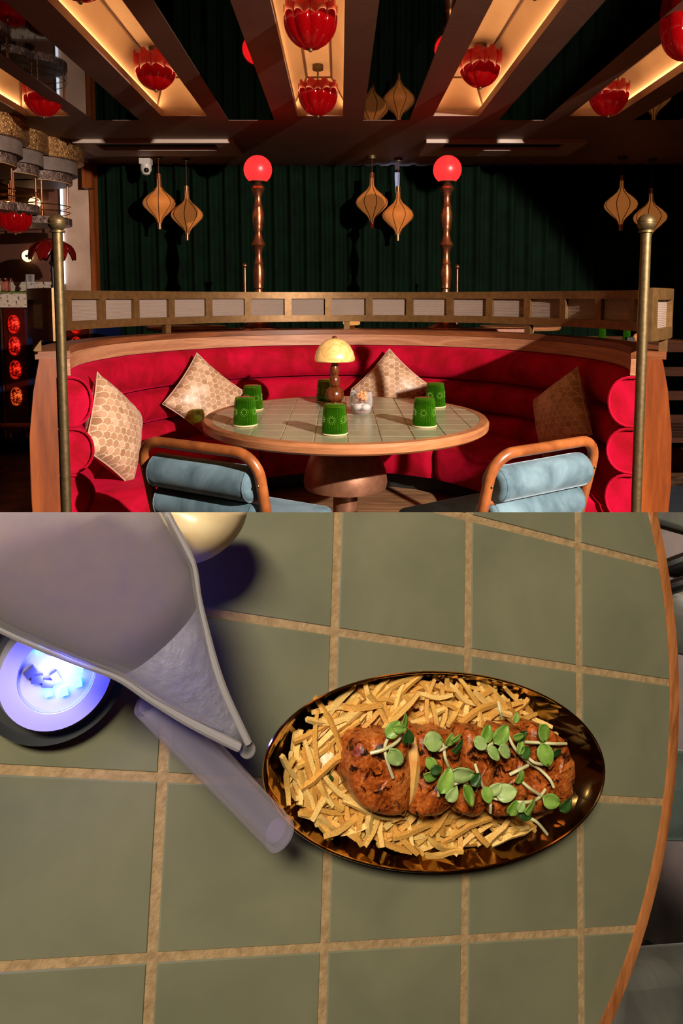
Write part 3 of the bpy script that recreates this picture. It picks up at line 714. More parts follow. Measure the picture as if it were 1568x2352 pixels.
# canopy of stacked rings
cn = thing('bar_canopy', 'cluster of stacked hammered rings with hanging shelves above the bar', 'canopy', (-2.6, 5.6, ZC))
def ring(cx_, cy_, r, z1, z0, m, name): MB().lathe([(0.0, z1), (r, z1), (r, z0), (0.0, z0)], 48, None, (cx_, cy_, 0)).build(name, m, cn)
for dx, dy, rg, sh in ((-0.03, -0.42, 0.345, -0.60), (0.0, 0.02, 0.28, -0.56), (0.04, 0.42, 0.37, -0.62)):
    ring(dx, dy, rg, 0.0, -0.15, 'hammered_gold', 'gold_ring'); ring(dx - 0.01, dy, rg * 0.88, -0.151, -0.255, 'plaster_grey', 'grey_ring')
    ring(dx - 0.01, dy, rg * 0.76, -0.256, -0.325, 'hammered_brown', 'brown_ring'); ring(dx - 0.01, dy, rg * 0.74, -0.326, -0.332, 'orange_wood', 'soffit_disc')
    ring(dx, dy, rg * 0.70, sh, sh - 0.06, 'hammered_brown', 'shelf_ring')
    for k in range(4):
        a = 0.5 + k * PI / 2; X, Yy = dx + 0.62 * rg * math.cos(a), dy + 0.62 * rg * math.sin(a)
        MB().tube([(X, Yy, -0.33), (X, Yy, sh)], 0.009, 8).build('rod', 'copper', cn)
    for k in range(2):
        MB().tube([(dx + 0.68 * rg * math.cos(2 * PI * i / 32), dy + 0.68 * rg * math.sin(2 * PI * i / 32), sh + 0.05 + 0.05 * k) for i in range(32)], 0.004, 5, closed=True).build('gallery_wire', 'brass', cn)
p = atY(36, 540, 5.18)
o = thing('lotus_pendant', 'red glass lotus lamp hanging below the bar canopy shelf', 'pendant lamp', tuple(p), 0.1)
g = put('glass_bowl', LOTUS, o, (0, 0, 0.128)); g.scale = (0.92, 0.92, 0.68); MB().ball((0, 0, 0.008), 0.010, 10, 6).build('finial', 'bronze', o)
MB().tube([(0, 0, 0.01), (0, 0, 0.155)], 0.006, 6).build('rod', 'bronze', o)
# sconces
p = atY(60, 460, 6.6); o = thing('globe_sconce', 'small warm globe wall lamp behind the canopy rods', 'wall lamp', (p.x, 6.78, p.z))
MB().ball((0, 0, 0), 0.055).build('globe', 'warm_bulb', o); MB().lathe([(0, 0), (0.04, 0), (0.04, 0.03), (0, 0.03)], 16, None, (0, 0.0, -0.07)).build('back_plate', 'brass', o)
p = atY(62, 588, 6.8); o = thing('disc_sconce', 'round glowing disc wall lamp with a dark centre knob', 'wall lamp', (p.x, 6.82, p.z))
bb = MB().lathe([(0.0, 0), (0.052, 0.0), (0.056, 0.01), (0.05, 0.02), (0, 0.022)], 32); bb.v = [(x, -z, y) for x, y, z in bb.v]; bb.build('disc', 'warm_bulb', o)
bb = MB().ball((0, -0.03, 0), 0.014); bb.build('knob', 'black_metal', o)
# petal lamp on the bar
p = atY(134, 594, 5.85)
o = thing('petal_lamp', 'dark red glass petal lamp on a twisted stem on the bar top', 'table lamp', (p.x - 0.03, 5.80, 1.335))
MB().lathe([(0, 0), (0.05, 0), (0.045, 0.01), (0.016, 0.03), (0.02, 0.06), (0.012, 0.08), (0.018, 0.12), (0.012, 0.15), (0.018, 0.19), (0.012, 0.22), (0.03, 0.25), (0.012, 0.27), (0.01, 0.34), (0, 0.34)], 20).build('stem', 'black_metal', o)
for k in range(8):
    a0 = 2 * PI * k / 8; vs = []; m, q = 9, 7
    for j in range(m):
        u = j / (m - 1); r = 0.02 + 0.165 * math.sin(u * 1.5); z = 0.45 - 0.17 * u ** 1.8
        for i in range(q):
            s_ = i / (q - 1) * 2 - 1; wd = 0.075 * math.sin(PI * min(0.85, 0.12 + u * 0.75)) ; vs.append((r * math.cos(a0) - s_ * wd * math.sin(a0), r * math.sin(a0) + s_ * wd * math.cos(a0), z - 0.02 * s_ * s_ + 0.02 * (abs(s_) > 0.8) * u))
    pt = MB().add(vs, [(j * q + i, j * q + i + 1, (j + 1) * q + i + 1, (j + 1) * q + i) for j in range(m - 1) for i in range(q - 1)]).build('petal', 'petal_red', o, smooth=180)
    pt.modifiers.new('t', 'SOLIDIFY').thickness = 0.004
for px_, h, r, m, lab in ((14, 0.12, 0.04, 'pink_glass', 'pink glass tumbler on the terrazzo bar top'), (70, 0.15, 0.035, 'clear_glass', 'tall clear glass on the terrazzo bar top')):
    p = atY(px_, 668, 5.75); o = thing('bar_glass', lab, 'glass', (p.x, 5.75, 1.335))
    MB().lathe([(0, 0), (r * 0.85, 0), (r, h), (r - 0.003, h), (r * 0.85 - 0.003, 0.008), (0, 0.008)], 28).build('wall', m, o); MB().lathe([(r - 0.003, h), (r, h + 0.002), (r + 0.001, h)], 28, None, (0, 0, 0), False).build('lip', m, o)

# ================================================================== BACK TABLES AND BENCH
def back_table(x, y, z, r, lab):
    o = thing('back_table', lab, 'table', (x, y, 0)); MB().lathe([(0, z - 0.03), (r - 0.01, z - 0.03), (r, z - 0.015), (r, z), (0, z)], 48).build('top', 'walnut_ring', o)
    MB().lathe([(0, 0), (0.2, 0), (0.2, 0.02), (0.04, 0.04), (0.04, z - 0.03), (0, z - 0.03)], 24).build('pedestal', 'black_metal', o)
    return z
back_table(-1.32, 6.0, 1.055, 0.34, 'dark round table behind the curved rail below the paired lanterns')
back_table(1.55, 6.0, 1.055, 0.34, 'dark round table behind the curved rail under the air cassette')
back_table(2.35, 5.75, 0.95, 0.55, 'dark round table holding two small green glasses')
for px_, row, Y in ((1382, 774, 5.85), (1438, 786, 5.55)):
    p = atY(px_, row, Y); o = thing('upturned_tumbler', ('small green tumbler farther back on the dark round table' if Y > 5.7 else 'small green tumbler beside an orange flower on the dark round table'), 'glass', (p.x, Y, 0.951)); o.scale = (0.62, 0.62, 0.75)
    put('glass_body', TB, o); put('rim', TR, o)
p = atY(1457, 780, 5.5); o = MB().ball((0, 0, 0.035), 0.035, 10, 7).build('orange_flower', 'popcorn', None, (p.x, 5.45, 0.951)); tag(o, 'small orange flower head beside the green tumbler', 'flower')
o = thing('mushroom_lamp', 'small amber mushroom lamp glowing under the rail behind the middle post', 'table lamp', (0.085, 5.02, 1.081))
MB().lathe([(0.0, 0.05), (0.05, 0.02), (0.062, 0.03), (0.056, 0.065), (0.03, 0.09), (0, 0.095)], 28).build('shade', glow('amber_small', (1, 0.45, 0.12, 1), 0.7), o); MB().lathe([(0, 0), (0.03, 0), (0.012, 0.02), (0.012, 0.05)], 16).build('stem', 'bead_wood', o)
M['dark_slat'] = wood('dark_slat', rgb(30, 15, 9), rgb(56, 30, 18), (10, 1, 1), 4, 0.85); M['dark_slat'].node_tree.nodes['Principled BSDF'].inputs['Specular IOR Level'].default_value = 0.1
o = thing('slatted_bench', 'dark slatted wooden bench beyond the walnut banquette end', 'bench', (2.35, 4.3, 0))
for k in range(5): MB().box(-0.5, 0.5, 0.28, 0.31, 0.30 + 0.16 * k, 0.36 + 0.16 * k).build('slat', 'dark_slat', o, smooth=0)
for k in range(5): MB().box(-0.5, 0.5, -0.22 + 0.1 * k, -0.14 + 0.1 * k, 0.44, 0.47).build('slat', 'dark_slat', o, smooth=0)
for sx_ in (-0.45, 0.45):
    for sy in (-0.2, 0.26): MB().box(sx_ - 0.025, sx_ + 0.025, sy - 0.02, sy + 0.02, 0, 1.04 if sy > 0 else 0.44).build('leg', 'black_metal', o, smooth=0)
o = MB().box(-0.9, 0.9, -1.1, 1.1, 0, 0.008).build('floor_rug', 'rug', None, (2.6, 3.6, 0), smooth=0); tag(o, 'dark blue rug on the floor beside the walnut banquette end', 'rug')


# ================================================================== CLOSE TABLE (second view): a tiled round table whose top is turned to the viewer
S_ = 0.45
HM = Matrix(((445.072172, -31.8318158, 417.787979), (210.350797, 335.793626, 1022.33804), (0.10674569, -0.0259819506, 1.0)))
KI = Matrix(((1 / FPX, 0, -PX / FPX), (0, 1 / FPX, -PY / FPX), (0, 0, 1)))
RW = Matrix(((1, 0, 0), (0, -sp, cp), (0, -cp, -sp)))
BM = RW @ KI @ HM * S_
e1, e2, O_ = BM.col[0].copy(), BM.col[1].copy(), BM.col[2] + CAM
EZ = e1.cross(e2).normalized()
if EZ.dot(CAM - O_) < 0: EZ = -EZ
EX = e1.normalized(); EY = EZ.cross(EX)
F3 = Matrix((EX, EY, EZ)).transposed()
def L2(wp): d = wp - O_; return Vector((d.dot(EX), d.dot(EY), d.dot(EZ)))       # world -> table coordinates
def G(i, j): d = e1 * i + e2 * j; return (d.dot(EX), d.dot(EY))
def at(u, v, h=0.0):                                                              # table coordinates of the point seen at a pixel, h above the tiles
    d = ray(u, v); q = (O_ + EZ * h - CAM).dot(EZ) / d.dot(EZ); return L2(CAM + d * q)
PXM = (at(1000, 1800).xy - at(900, 1800).xy).length / 100
def cthing(name, label, cat, base, group=None):
    o = bpy.data.objects.new(name, None); sc.collection.objects.link(o); o.empty_display_size = 0.02
    o.matrix_world = Matrix.Translation(O_ + F3 @ Vector(base)) @ F3.to_4x4(); return tag(o, label, cat, group)
CUTN = Vector((1, 0, 0)).cross(ray(780, 1176.5)).normalized()
if CUTN.dot(ray(780, 900)) < 0: CUTN = -CUTN
def trim_top(root):                                                               # the view ends in a straight line there
    bpy.context.view_layer.update()
    for o in [root] + list(root.children_recursive):
        if o.type != 'MESH': continue
        mi = o.matrix_world.inverted(); co = mi @ CAM; no = (mi.to_3x3() @ CUTN).normalized()
        if all((v.co - co).dot(no) < 0 for v in o.data.vertices): continue
        bm = bmesh.new(); bm.from_mesh(o.data)
        r = bmesh.ops.bisect_plane(bm, geom=bm.verts[:] + bm.edges[:] + bm.faces[:], plane_co=co, plane_no=no, clear_outer=True)
        ed = [e for e in r['geom_cut'] if isinstance(e, bmesh.types.BMEdge)]
        try: bmesh.ops.holes_fill(bm, edges=ed, sides=0)
        except Exception: pass
        if len(bm.verts) == 0: bm.free(); bpy.data.objects.remove(o); continue
        me = o.data.copy() if o.data.users > 1 else o.data
        bm.to_mesh(me); bm.free(); o.data = me
def spline(pts, n=4, closed=True):
    out = []; m = len(pts)
    for i in range(m if closed else m - 1):
        p0, p1, p2, p3 = (pts[(i + k) % m] if closed else pts[min(max(i + k, 0), m - 1)] for k in (-1, 0, 1, 2))
        for k in range(n):
            t_ = k / n
            out.append(tuple(0.5 * (2 * b_ + (c_ - a_) * t_ + (2 * a_ - 5 * b_ + 4 * c_ - d_) * t_ ** 2 + (-a_ + 3 * b_ - 3 * c_ + d_) * t_ ** 3) for a_, b_, c_, d_ in zip(p0, p1, p2, p3)))
    if not closed: out.append(tuple(pts[-1]))
    return out

t = NT('sage_tile'); v = t.coord(); n1 = t.noise(v, 9, 4, 0.6, 0.5); n2 = t.noise(v, 260, 2)
t.l(t.ramp(n1, [(0.3, rgb(110, 111, 90)), (0.7, rgb(130, 128, 103))]), t.b.inputs['Base Color'])
rr_ = t.n('ShaderNodeMapRange'); t.l(n1, rr_.inputs[0]); rr_.inputs[3].default_value = 0.30; rr_.inputs[4].default_value = 0.46; t.l(rr_.outputs[0], t.b.inputs['Roughness']); t.bump(n2, 0.06, 0.001)
M['sage_tile'] = t.m
M['tan_grout'] = mottled('tan_grout', rgb(150, 122, 86), rgb(178, 148, 108), 160, 0.85, 0, 0.3, 400, dist=0.002)
M['rim_wood'] = wood('rim_wood', rgb(120, 66, 32), rgb(188, 120, 70), (1, 7, 1), 26, 0.4)
t = NT('hammered_brass'); v = t.coord(); vo = t.n('ShaderNodeTexVoronoi'); vo.inputs['Scale'].default_value = 62; t.l(v, vo.inputs['Vector'])
t.set(Base_Color=rgb(206, 162, 98), Metallic=1.0, Roughness=0.12); t.bump(t.math('ADD', vo.outputs[0], t.noise(v, 26, 2)), 0.35, 0.006); M['hammered_brass'] = t.m
for k, (a_, b_) in enumerate((((206, 150, 66), (240, 196, 112)), ((190, 128, 50), (230, 178, 92)), ((220, 172, 88), (248, 214, 140)))):
    M['fry%d' % k] = mottled('fry%d' % k, rgb(*a_), rgb(*b_), 60, 0.5, 0, 0.1, 300, dist=0.001, Subsurface_Weight=0.15, Subsurface_Radius=(0.004, 0.003, 0.001))
t = NT('glazed_roast'); v = t.coord(); n1 = t.noise(v, 110, 6, 0.68, 0.9); n2 = t.noise(v, 420, 4, 0.6); n3 = t.noise(v, 60, 4)
base = t.ramp(t.math('ADD', t.math('MULTIPLY', n3, 0.55), t.math('MULTIPLY', n2, 0.45)), [(0.36, rgb(104, 40, 12)), (0.5, rgb(172, 84, 30)), (0.64, rgb(216, 134, 66))])
mx = t.n('ShaderNodeMix', data_type='RGBA'); t.l(t.ramp(n1, [(0.53, (0, 0, 0, 1)), (0.60, (1, 1, 1, 1))]), mx.inputs[0]); t.l(base, mx.inputs[6]); mx.inputs[7].default_value = rgb(34, 11, 5)
t.l(mx.outputs[2], t.b.inputs['Base Color']); t.set(Roughness=0.24, Subsurface_Weight=0.05, Subsurface_Radius=(0.006, 0.002, 0.001)); t.bump(t.math('ADD', n1, n2), 0.28, 0.003); M['roast'] = t.m
M['flesh'] = mottled('flesh', rgb(206, 140, 64), rgb(226, 176, 100), 90, 0.5, 0, 0.2, 200, dist=0.002)
M['cream_sauce'] = mottled('cream_sauce', rgb(232, 206, 166), rgb(246, 230, 204), 60, 0.4)
M['leaf'] = mottled('leaf', rgb(92, 132, 40), rgb(138, 172, 78), 90, 0.4, 0, 0.1)
M['leaf_dark'] = mottled('leaf_dark', rgb(28, 58, 20), rgb(54, 92, 38), 90, 0.35)
M['leaf_pale'] = mottled('leaf_pale', rgb(132, 164, 88), rgb(172, 192, 128), 90, 0.4)
M['stem'] = mottled('stem', rgb(200, 196, 140), rgb(226, 218, 172), 40, 0.4)

# ---- table
ct = cthing('tiled_round_table', 'round table of large sage tiles with walnut rim, holding the brass dish', 'table', (0, 0, 0))
CI, CJ, CR = -1.0066, 0.9827, 4.965
def circle(r, n=140):
    p = [G(CI + r * math.cos(2 * PI * k / n), CJ + r * math.sin(2 * PI * k / n)) for k in range(n)]
    return p if area(p) > 0 else p[::-1]
cin = circle(CR)
MB().prism(cin, -0.03, -0.0009).build('grout_bed', 'tan_grout', ct, smooth=0)
nn = 140; rp = [(CR, -0.03), (CR + 0.085, -0.03), (CR + 0.112, -0.022), (CR + 0.112, -0.005), (CR + 0.10, 0.0005), (CR + 0.02, 0.001), (CR, 0.0)]
vs = []
for k in range(nn):
    a = 2 * PI * k / nn
    for r, h in rp: x, y = G(CI + r * math.cos(a), CJ + r * math.sin(a)); vs.append((x, y, h))
m_ = len(rp); MB().add(vs, [(k * m_ + j, ((k + 1) % nn) * m_ + j, ((k + 1) % nn) * m_ + (j + 1) % m_, k * m_ + (j + 1) % m_) for k in range(nn) for j in range(m_)]).build('rim', 'rim_wood', ct)
g = 0.027
for i in range(-6, 4):
    for j in range(-4, 6):
        q = [G(i + g, j + g), G(i + 1 - g, j + g), G(i + 1 - g, j + 1 - g), G(i + g, j + 1 - g)]
        if area(q) < 0: q = q[::-1]
        pl = clip_poly(q, cin)
        if len(pl) < 3 or area(pl) < 2e-4: continue
        e = MB(); n_ = len(pl); cx_ = sum(p[0] for p in pl) / n_; cy_ = sum(p[1] for p in pl) / n_
        ins = [(cx_ + (x - cx_) * 0.985, cy_ + (y - cy_) * 0.985) for x, y in pl]
        e.add([(x, y, -0.004) for x, y in pl] + [(x, y, -0.0008) for x, y in pl] + [(x, y, 0.0) for x, y in ins],
              [tuple(range(n_)), tuple(range(2 * n_, 3 * n_))] + [(r * n_ + k, r * n_ + (k + 1) % n_, (r + 1) * n_ + (k + 1) % n_, (r + 1) * n_ + k) for r in (0, 1) for k in range(n_)])
        e.build('tile', 'sage_tile', ct, smooth=0)
trim_top(ct)

# ---- what lies beyond the table edge: dark floor and grey seats
fl = cthing('dark_floor_mat', 'dark brown floor mat beyond the walnut rim of the large-tiled table', 'mat', (0, 0, -0.42))
c4 = [at(u, v, -0.42) for u, v in ((1180, 1150), (1900, 1150), (1900, 2600), (1180, 2600))]
q = [(p.x, p.y) for p in c4]; q = q if area(q) > 0 else q[::-1]
e = MB().prism(q, -0.02, 0.0).build('mat_sheet', mottled('floor_mat', rgb(24, 16, 15), rgb(44, 34, 30), 12, 0.8), fl, smooth=0)
trim_top(fl)
def pad(parent, name, u0, u1, v0, v1, h0, h1, mat, bev=0.02):
    a, c = at(u0, v0, h1), at(u1, v1, h1); b0 = parent['h0']
    o = MB().box(min(a.x, c.x), max(a.x, c.x), min(a.y, c.y), max(a.y, c.y), h0 - b0, h1 - b0).build(name, mat, parent)
    if bev:
        bm = bmesh.new(); bm.from_mesh(o.data); bmesh.ops.bevel(bm, geom=bm.edges[:] , offset=bev, segments=4, affect='EDGES', profile=0.5); bm.to_mesh(o.data); bm.free()
        o.data.polygons.foreach_set('use_smooth', [True] * len(o.data.polygons))
    return o
M['grey_seat'] = velvet('grey_seat', rgb(88, 88, 84), rgb(118, 118, 112), 0.3, rgb(220, 220, 220))
M['teal_seat'] = velvet('teal_seat', rgb(70, 82, 80), rgb(98, 112, 108), 0.3, rgb(200, 225, 220))
c1 = cthing('grey_chair', 'grey padded chair with black legs beyond the tile table rim', 'chair', (0, 0, -0.42)); c1['h0'] = -0.42
pad(c1, 'backrest', 1470, 1760, 1090, 1276, -0.20, -0.14, 'grey_seat'); pad(c1, 'seat', 1500, 1760, 1352, 1545, -0.26, -0.19, 'grey_seat', 0.025)
for (u0, v0, u1, v1) in ((1500, 1340, 1640, 1268), (1500, 1390, 1660, 1318)):
    a, c = at(u0, v0, -0.17), at(u1, v1, -0.17); MB().tube([(a.x, a.y, 0.22), (c.x, c.y, 0.24)], 0.009, 10).build('bar', 'black_metal', c1)
a = at(1640, 1330, -0.2); MB().tube([(a.x, a.y, 0), (a.x, a.y, 0.24)], 0.011, 10).build('leg', 'black_metal', c1)
a = at(1640, 1500, -0.2); MB().tube([(a.x, a.y, 0), (a.x, a.y, 0.18)], 0.011, 10).build('leg', 'black_metal', c1)
for uu in (1600, 1735):
    a, c = at(uu, 1215, -0.205), at(uu, 1535, -0.27); MB().tube([(a.x, a.y, 0.215), (c.x, c.y, 0.15)], 0.008, 10).build('side_bar', 'black_metal', c1)
trim_top(c1)
c2 = cthing('teal_chair', 'teal grey padded chair beyond the tile table rim near the dish', 'chair', (0, 0, -0.42)); c2['h0'] = -0.42
pad(c2, 'backrest', 1490, 1760, 1745, 1958, -0.2, -0.13, 'teal_seat', 0.03); pad(c2, 'seat', 1420, 1760, 2238, 2480, -0.28, -0.22, 'grey_seat', 0.02)
for uu in (1600, 1735):
    a, c = at(uu, 1800, -0.205), at(uu, 2440, -0.29); MB().tube([(a.x, a.y, 0.215), (c.x, c.y, 0.13)], 0.008, 10).build('side_bar', 'black_metal', c2)
for v0 in (1800, 2300):
    a = at(1640, v0, -0.3); MB().tube([(a.x, a.y, 0), (a.x, a.y, 0.22)], 0.011, 10).build('leg', 'black_metal', c2)

# ---- brass dish
HR = 0.028
rim = [at(996 + 391 * math.cos(2 * PI * k / 96), 1773 + 229 * math.sin(2 * PI * k / 96), HR) for k in range(96)]
DC = Vector((sum(p.x for p in rim) / 96, sum(p.y for p in rim) / 96, 0))
dish = cthing('oval_dish', 'oval hammered brass dish filled with fries and sliced roast', 'dish', (DC.x, DC.y, 0))
rings = [(0.0, 0.0), (0.60, 0.0), (0.74, 0.002), (0.88, 0.011), (0.97, 0.022), (0.999, HR - 0.001), (1.0, HR), (0.992, HR), (0.96, 0.0225), (0.87, 0.0125), (0.74, 0.0045), (0.60, 0.003), (0.0, 0.003)]
vs = []; fs = []; N_ = 96
for k_, h in rings:
    for i, p in enumerate(rim):
        d = (p.xy - DC.xy); q = 1 + (0.004 * noise.noise(Vector((i * 0.4, k_ * 9, 1))) if 0.5 < k_ < 0.97 else 0)
        vs.append((d.x * max(k_, 1e-4) * q, d.y * max(k_, 1e-4) * q, h))
for r in range(len(rings) - 1):
    for i in range(N_): fs.append((r * N_ + i, r * N_ + (i + 1) % N_, (r + 1) * N_ + (i + 1) % N_, (r + 1) * N_ + i))
MB().add(vs, fs).build('bowl', 'hammered_brass', dish, smooth=60)
MB().tube([(p.x - DC.x, p.y - DC.y, HR) for p in rim], 0.0009, 6, closed=True).build('rim', plain('bright_brass', rgb(236, 190, 120), 0.15, 1.0), dish)

# ---- roast slices
def slice_(out, lab, top=0.046, bot=0.010, flesh=None):
    pts = [at(u, v, 0.032) for u, v in out]; c = sum(pts, Vector()) / len(pts)
    o = cthing('roast_slice', lab, 'roast slice', (c.x, c.y, 0.004), 'roast slices on the fries')
    pl = spline([(p.x - c.x, p.y - c.y) for p in pts], 6); n_ = len(pl); vs = []; fs = []
    lv = [(0.80, bot), (0.88, bot + 0.010), (0.91, bot + 0.020), (0.92, top - 0.009), (0.89, top - 0.0035), (0.78, top - 0.0005), (0.45, top + 0.001), (0.2, top + 0.0015), (0.001, top + 0.0015)]
    for k_, h in lv:
        for x, y in pl:
            nz = noise.noise(Vector((x * 90, y * 90, h * 60 + c.x * 50))) * 0.0022 + noise.noise(Vector((x * 260, y * 260, 3))) * 0.0008
            vs.append((x * k_ + nz * 0.6, y * k_ + nz * 0.6, h - 0.004 + nz))
    for r in range(len(lv) - 1):
        for i in range(n_): fs.append((r * n_ + i, r * n_ + (i + 1) % n_, (r + 1) * n_ + (i + 1) % n_, (r + 1) * n_ + i))
    fs.append(tuple(range(n_)))
    MB().add(vs, fs).build('glazed_meat', 'roast', o, smooth=70)
    if flesh:
        a, b_ = at(*flesh[0], 0.036), at(*flesh[1], 0.036); ww = 0.0065
        vs = []; 
        pp = [(a.x - c.x, a.y - c.y), (b_.x - c.x, b_.y - c.y)]
        MB().tube([(pp[0][0] + (pp[1][0] - pp[0][0]) * t_ + 0.0006 * math.sin(9 * t_), pp[0][1] + (pp[1][1] - pp[0][1]) * t_, 0.033 + 0.003 * math.sin(PI * t_)) for t_ in [k / 8 for k in range(9)]], [0.0025, 0.0045, 0.0055, 0.006, 0.006, 0.006, 0.0055, 0.0045, 0.002], 8).build('cut_flesh', 'flesh', o)
slice_([(800, 1690), (850, 1672), (905, 1672), (926, 1690), (926, 1850), (900, 1864), (850, 1862), (803, 1835), (786, 1775)], 'charred glazed end slice of roast, largest and rounded')
slice_([(938, 1672), (980, 1662), (1038, 1672), (1040, 1740), (1030, 1810), (1005, 1856), (960, 1868), (924, 1856), (932, 1760)], 'glazed roast slice with a pale cut side beside the rounded end slice', flesh=((945, 1690), (928, 1850)))
slice_([(1046, 1668), (1080, 1658), (1116, 1668), (1112, 1740), (1100, 1830), (1082, 1866), (1042, 1866), (1022, 1850), (1038, 1780)], 'glazed roast slice third along, under the middle clump of greens')
slice_([(1122, 1664), (1160, 1656), (1190, 1664), (1190, 1760), (1178, 1850), (1140, 1868), (1104, 1862), (1112, 1770)], 'glazed roast slice fourth along, under the thick greens')
slice_([(1196, 1656), (1235, 1656), (1270, 1680), (1298, 1730), (1304, 1785), (1282, 1832), (1240, 1858), (1188, 1856), (1196, 1760)], 'glazed tail slice of roast at the bare end of the dish')
# sauce
for (u, v, r, lab) in ((752, 1762, 34, 'white creamy sauce smear beside the rounded roast slice'), (940, 1868, 42, 'white creamy sauce smear under the second roast slice')):
    p = at(u, v, 0.02); o = cthing('sauce_smear', lab, 'sauce', (p.x, p.y, 0.012)); b = MB()
    bb = MB(); su, sv = 22, 7; R = r * PXM; vs = []
    for j in range(sv):
        for i in range(su):
            a = 2 * PI * i / su; k_ = 1 - j / (sv - 1) * 0.999; nz = 1 + 0.35 * noise.noise(Vector((math.cos(a) * 2, math.sin(a) * 2, u)))
            vs.append((R * k_ * nz * math.cos(a) * (0.8 if r < 40 else 1.3), R * k_ * nz * math.sin(a) * (1.2 if r < 40 else 0.5), 0.010 * (1 - k_ ** 2) + 0.0015 * noise.noise(Vector((a * 3, j, 1)))))
    bb.add(vs, [(j * su + i, j * su + (i + 1) % su, (j + 1) * su + (i + 1) % su, (j + 1) * su + i) for j in range(sv - 1) for i in range(su)]); bb.build('sauce_body', 'cream_sauce', o, smooth=180)
    for k in range(3): MB().ball((random.uniform(-.5, .5) * R, random.uniform(-.5, .5) * R, 0.009), 0.0022, 8, 5).build('herb_fleck', 'leaf_dark', o)

# ---- fries, one object each
FRY = []
for k in range(9):
    bend = random.uniform(-0.10, 0.10); pts = [(-0.5 + i / 5, bend * (1 - (2 * i / 5 - 1) ** 2), 0.03 * math.sin(i * 1.3 + k)) for i in range(6)]
    FRY.append(MB().tube(pts, [0.050, 0.058, 0.06, 0.06, 0.056, 0.046], 4).mesh('fry_mesh', 'fry%d' % (k % 3), 30))
rf = random.Random(11); nfry = 0; tries = 0
def rho_at(x, y):
    d = Vector((x - DC.x, y - DC.y)); return max((d.dot(r_n) / r_d) for r_n, r_d in RIMN)
RIMN = []
for i in range(96):
    a_, b_ = rim[i].xy - DC.xy, rim[(i + 1) % 96].xy - DC.xy; e_ = (b_ - a_).normalized(); nv_ = Vector((e_.y, -e_.x)); nv_ = nv_ if nv_.dot(a_) > 0 else -nv_; RIMN.append((nv_, nv_.dot(a_)))
def bowl_h(k):
    T_ = [(0.0, 0.003), (0.60, 0.003), (0.74, 0.0045), (0.87, 0.0125), (0.96, 0.0225), (1.0, 0.028)]
    for (a_, ha), (b_, hb) in zip(T_, T_[1:]):
        if k <= b_: return ha + (hb - ha) * (k - a_) / (b_ - a_)
    return 0.03
def heap(u, v):                                  # how high the fries lie there
    rho = math.hypot((u - 996) / 391, (v - 1773) / 229); return rho
while nfry < 292 and tries < 9000:
    tries += 1
    u, v = rf.uniform(640, 1290), rf.uniform(1570, 1985); rho = heap(u, v)
    lim = 0.86 if v < 1773 else 0.86
    if u < 800: lim = 0.85
    if rho > lim: continue
    if 800 < u < 1300 and 1678 < v < 1850: continue
    if u > 1235 and (v < 1640 or v > 1890): continue
    if u > 1255: continue
    if u > 1130 and v > 1935: continue
    lay = rf.random(); h = 0.009 + 0.016 * lay * (1.05 - max(0, rho - 0.55) * 1.6) + 0.006 * max(0, rho - 0.7) * 3
    p = at(u, v, h); ln = rf.uniform(0.026, 0.050); ang = rf.uniform(0, PI)
    if rho > 0.74: ang = math.atan2(-(v - 1773) / 229 * 1.0, (u - 996) / 391) + PI / 2 + rf.gauss(0, 0.6)
    tilt = rf.gauss(0, 0.12)
    need = 0
    for sg in (-0.5, 0.5):
        ex_, ey_ = p.x + sg * ln * math.cos(ang), p.y + sg * ln * math.sin(ang); need = max(need, rho_at(ex_, ey_))
    if need > 0.93: continue
    p.z = max(p.z, bowl_h(need) + 0.0035)
    p = Vector((*at(u, v, p.z).xy, p.z))
    o = put('matchstick_fry', FRY[rf.randrange(9)]); tag(o, 'thin golden matchstick fry heaped in the oval brass dish', 'fry', 'matchstick fries heaped in the brass dish')
    th_ = rf.uniform(0.0040, 0.0052) / 0.118
    o.matrix_world = Matrix.Translation(O_ + F3 @ p) @ F3.to_4x4() @ Matrix.Rotation(ang, 4, 'Z') @ Matrix.Rotation(tilt, 4, 'Y') @ Matrix.Rotation(rf.uniform(0, 1.5), 4, 'X') @ Matrix.Diagonal((ln, th_, th_, 1))
    nfry += 1

bf = MB(); k = 0
while k < 330:
    u, v = rf.uniform(640, 1290), rf.uniform(1575, 1980); rho = heap(u, v)
    if rho > 0.80 or (820 < u < 1290 and 1700 < v < 1840) or (u > 1235) or (u > 1130 and v > 1920): continue
    p = at(u, v, 0.008) - DC; a = rf.uniform(0, PI); ln = rf.uniform(0.010, 0.018)
    if rho_at(p.x + DC.x, p.y + DC.y) > 0.68: continue
    d = Vector((math.cos(a), math.sin(a), 0)) * ln
    z = 0.0065 + 0.012 * max(0, rho - 0.6) + 0.006 * rf.random(); bf.tube([(p.x - d.x, p.y - d.y, z), (p.x + d.x, p.y + d.y, z + rf.uniform(-0.002, 0.003))], 0.0024, 4); k += 1
fo = bf.mesh('fries_bed', 'fry1', 30); fo_ = cthing('underlying_fries', 'layer of golden fries lying deepest in the brass dish', 'fries', (DC.x, DC.y, 0)); fo_['kind'] = 'stuff'; put('fries_bed', fo, fo_)['kind'] = 'stuff'

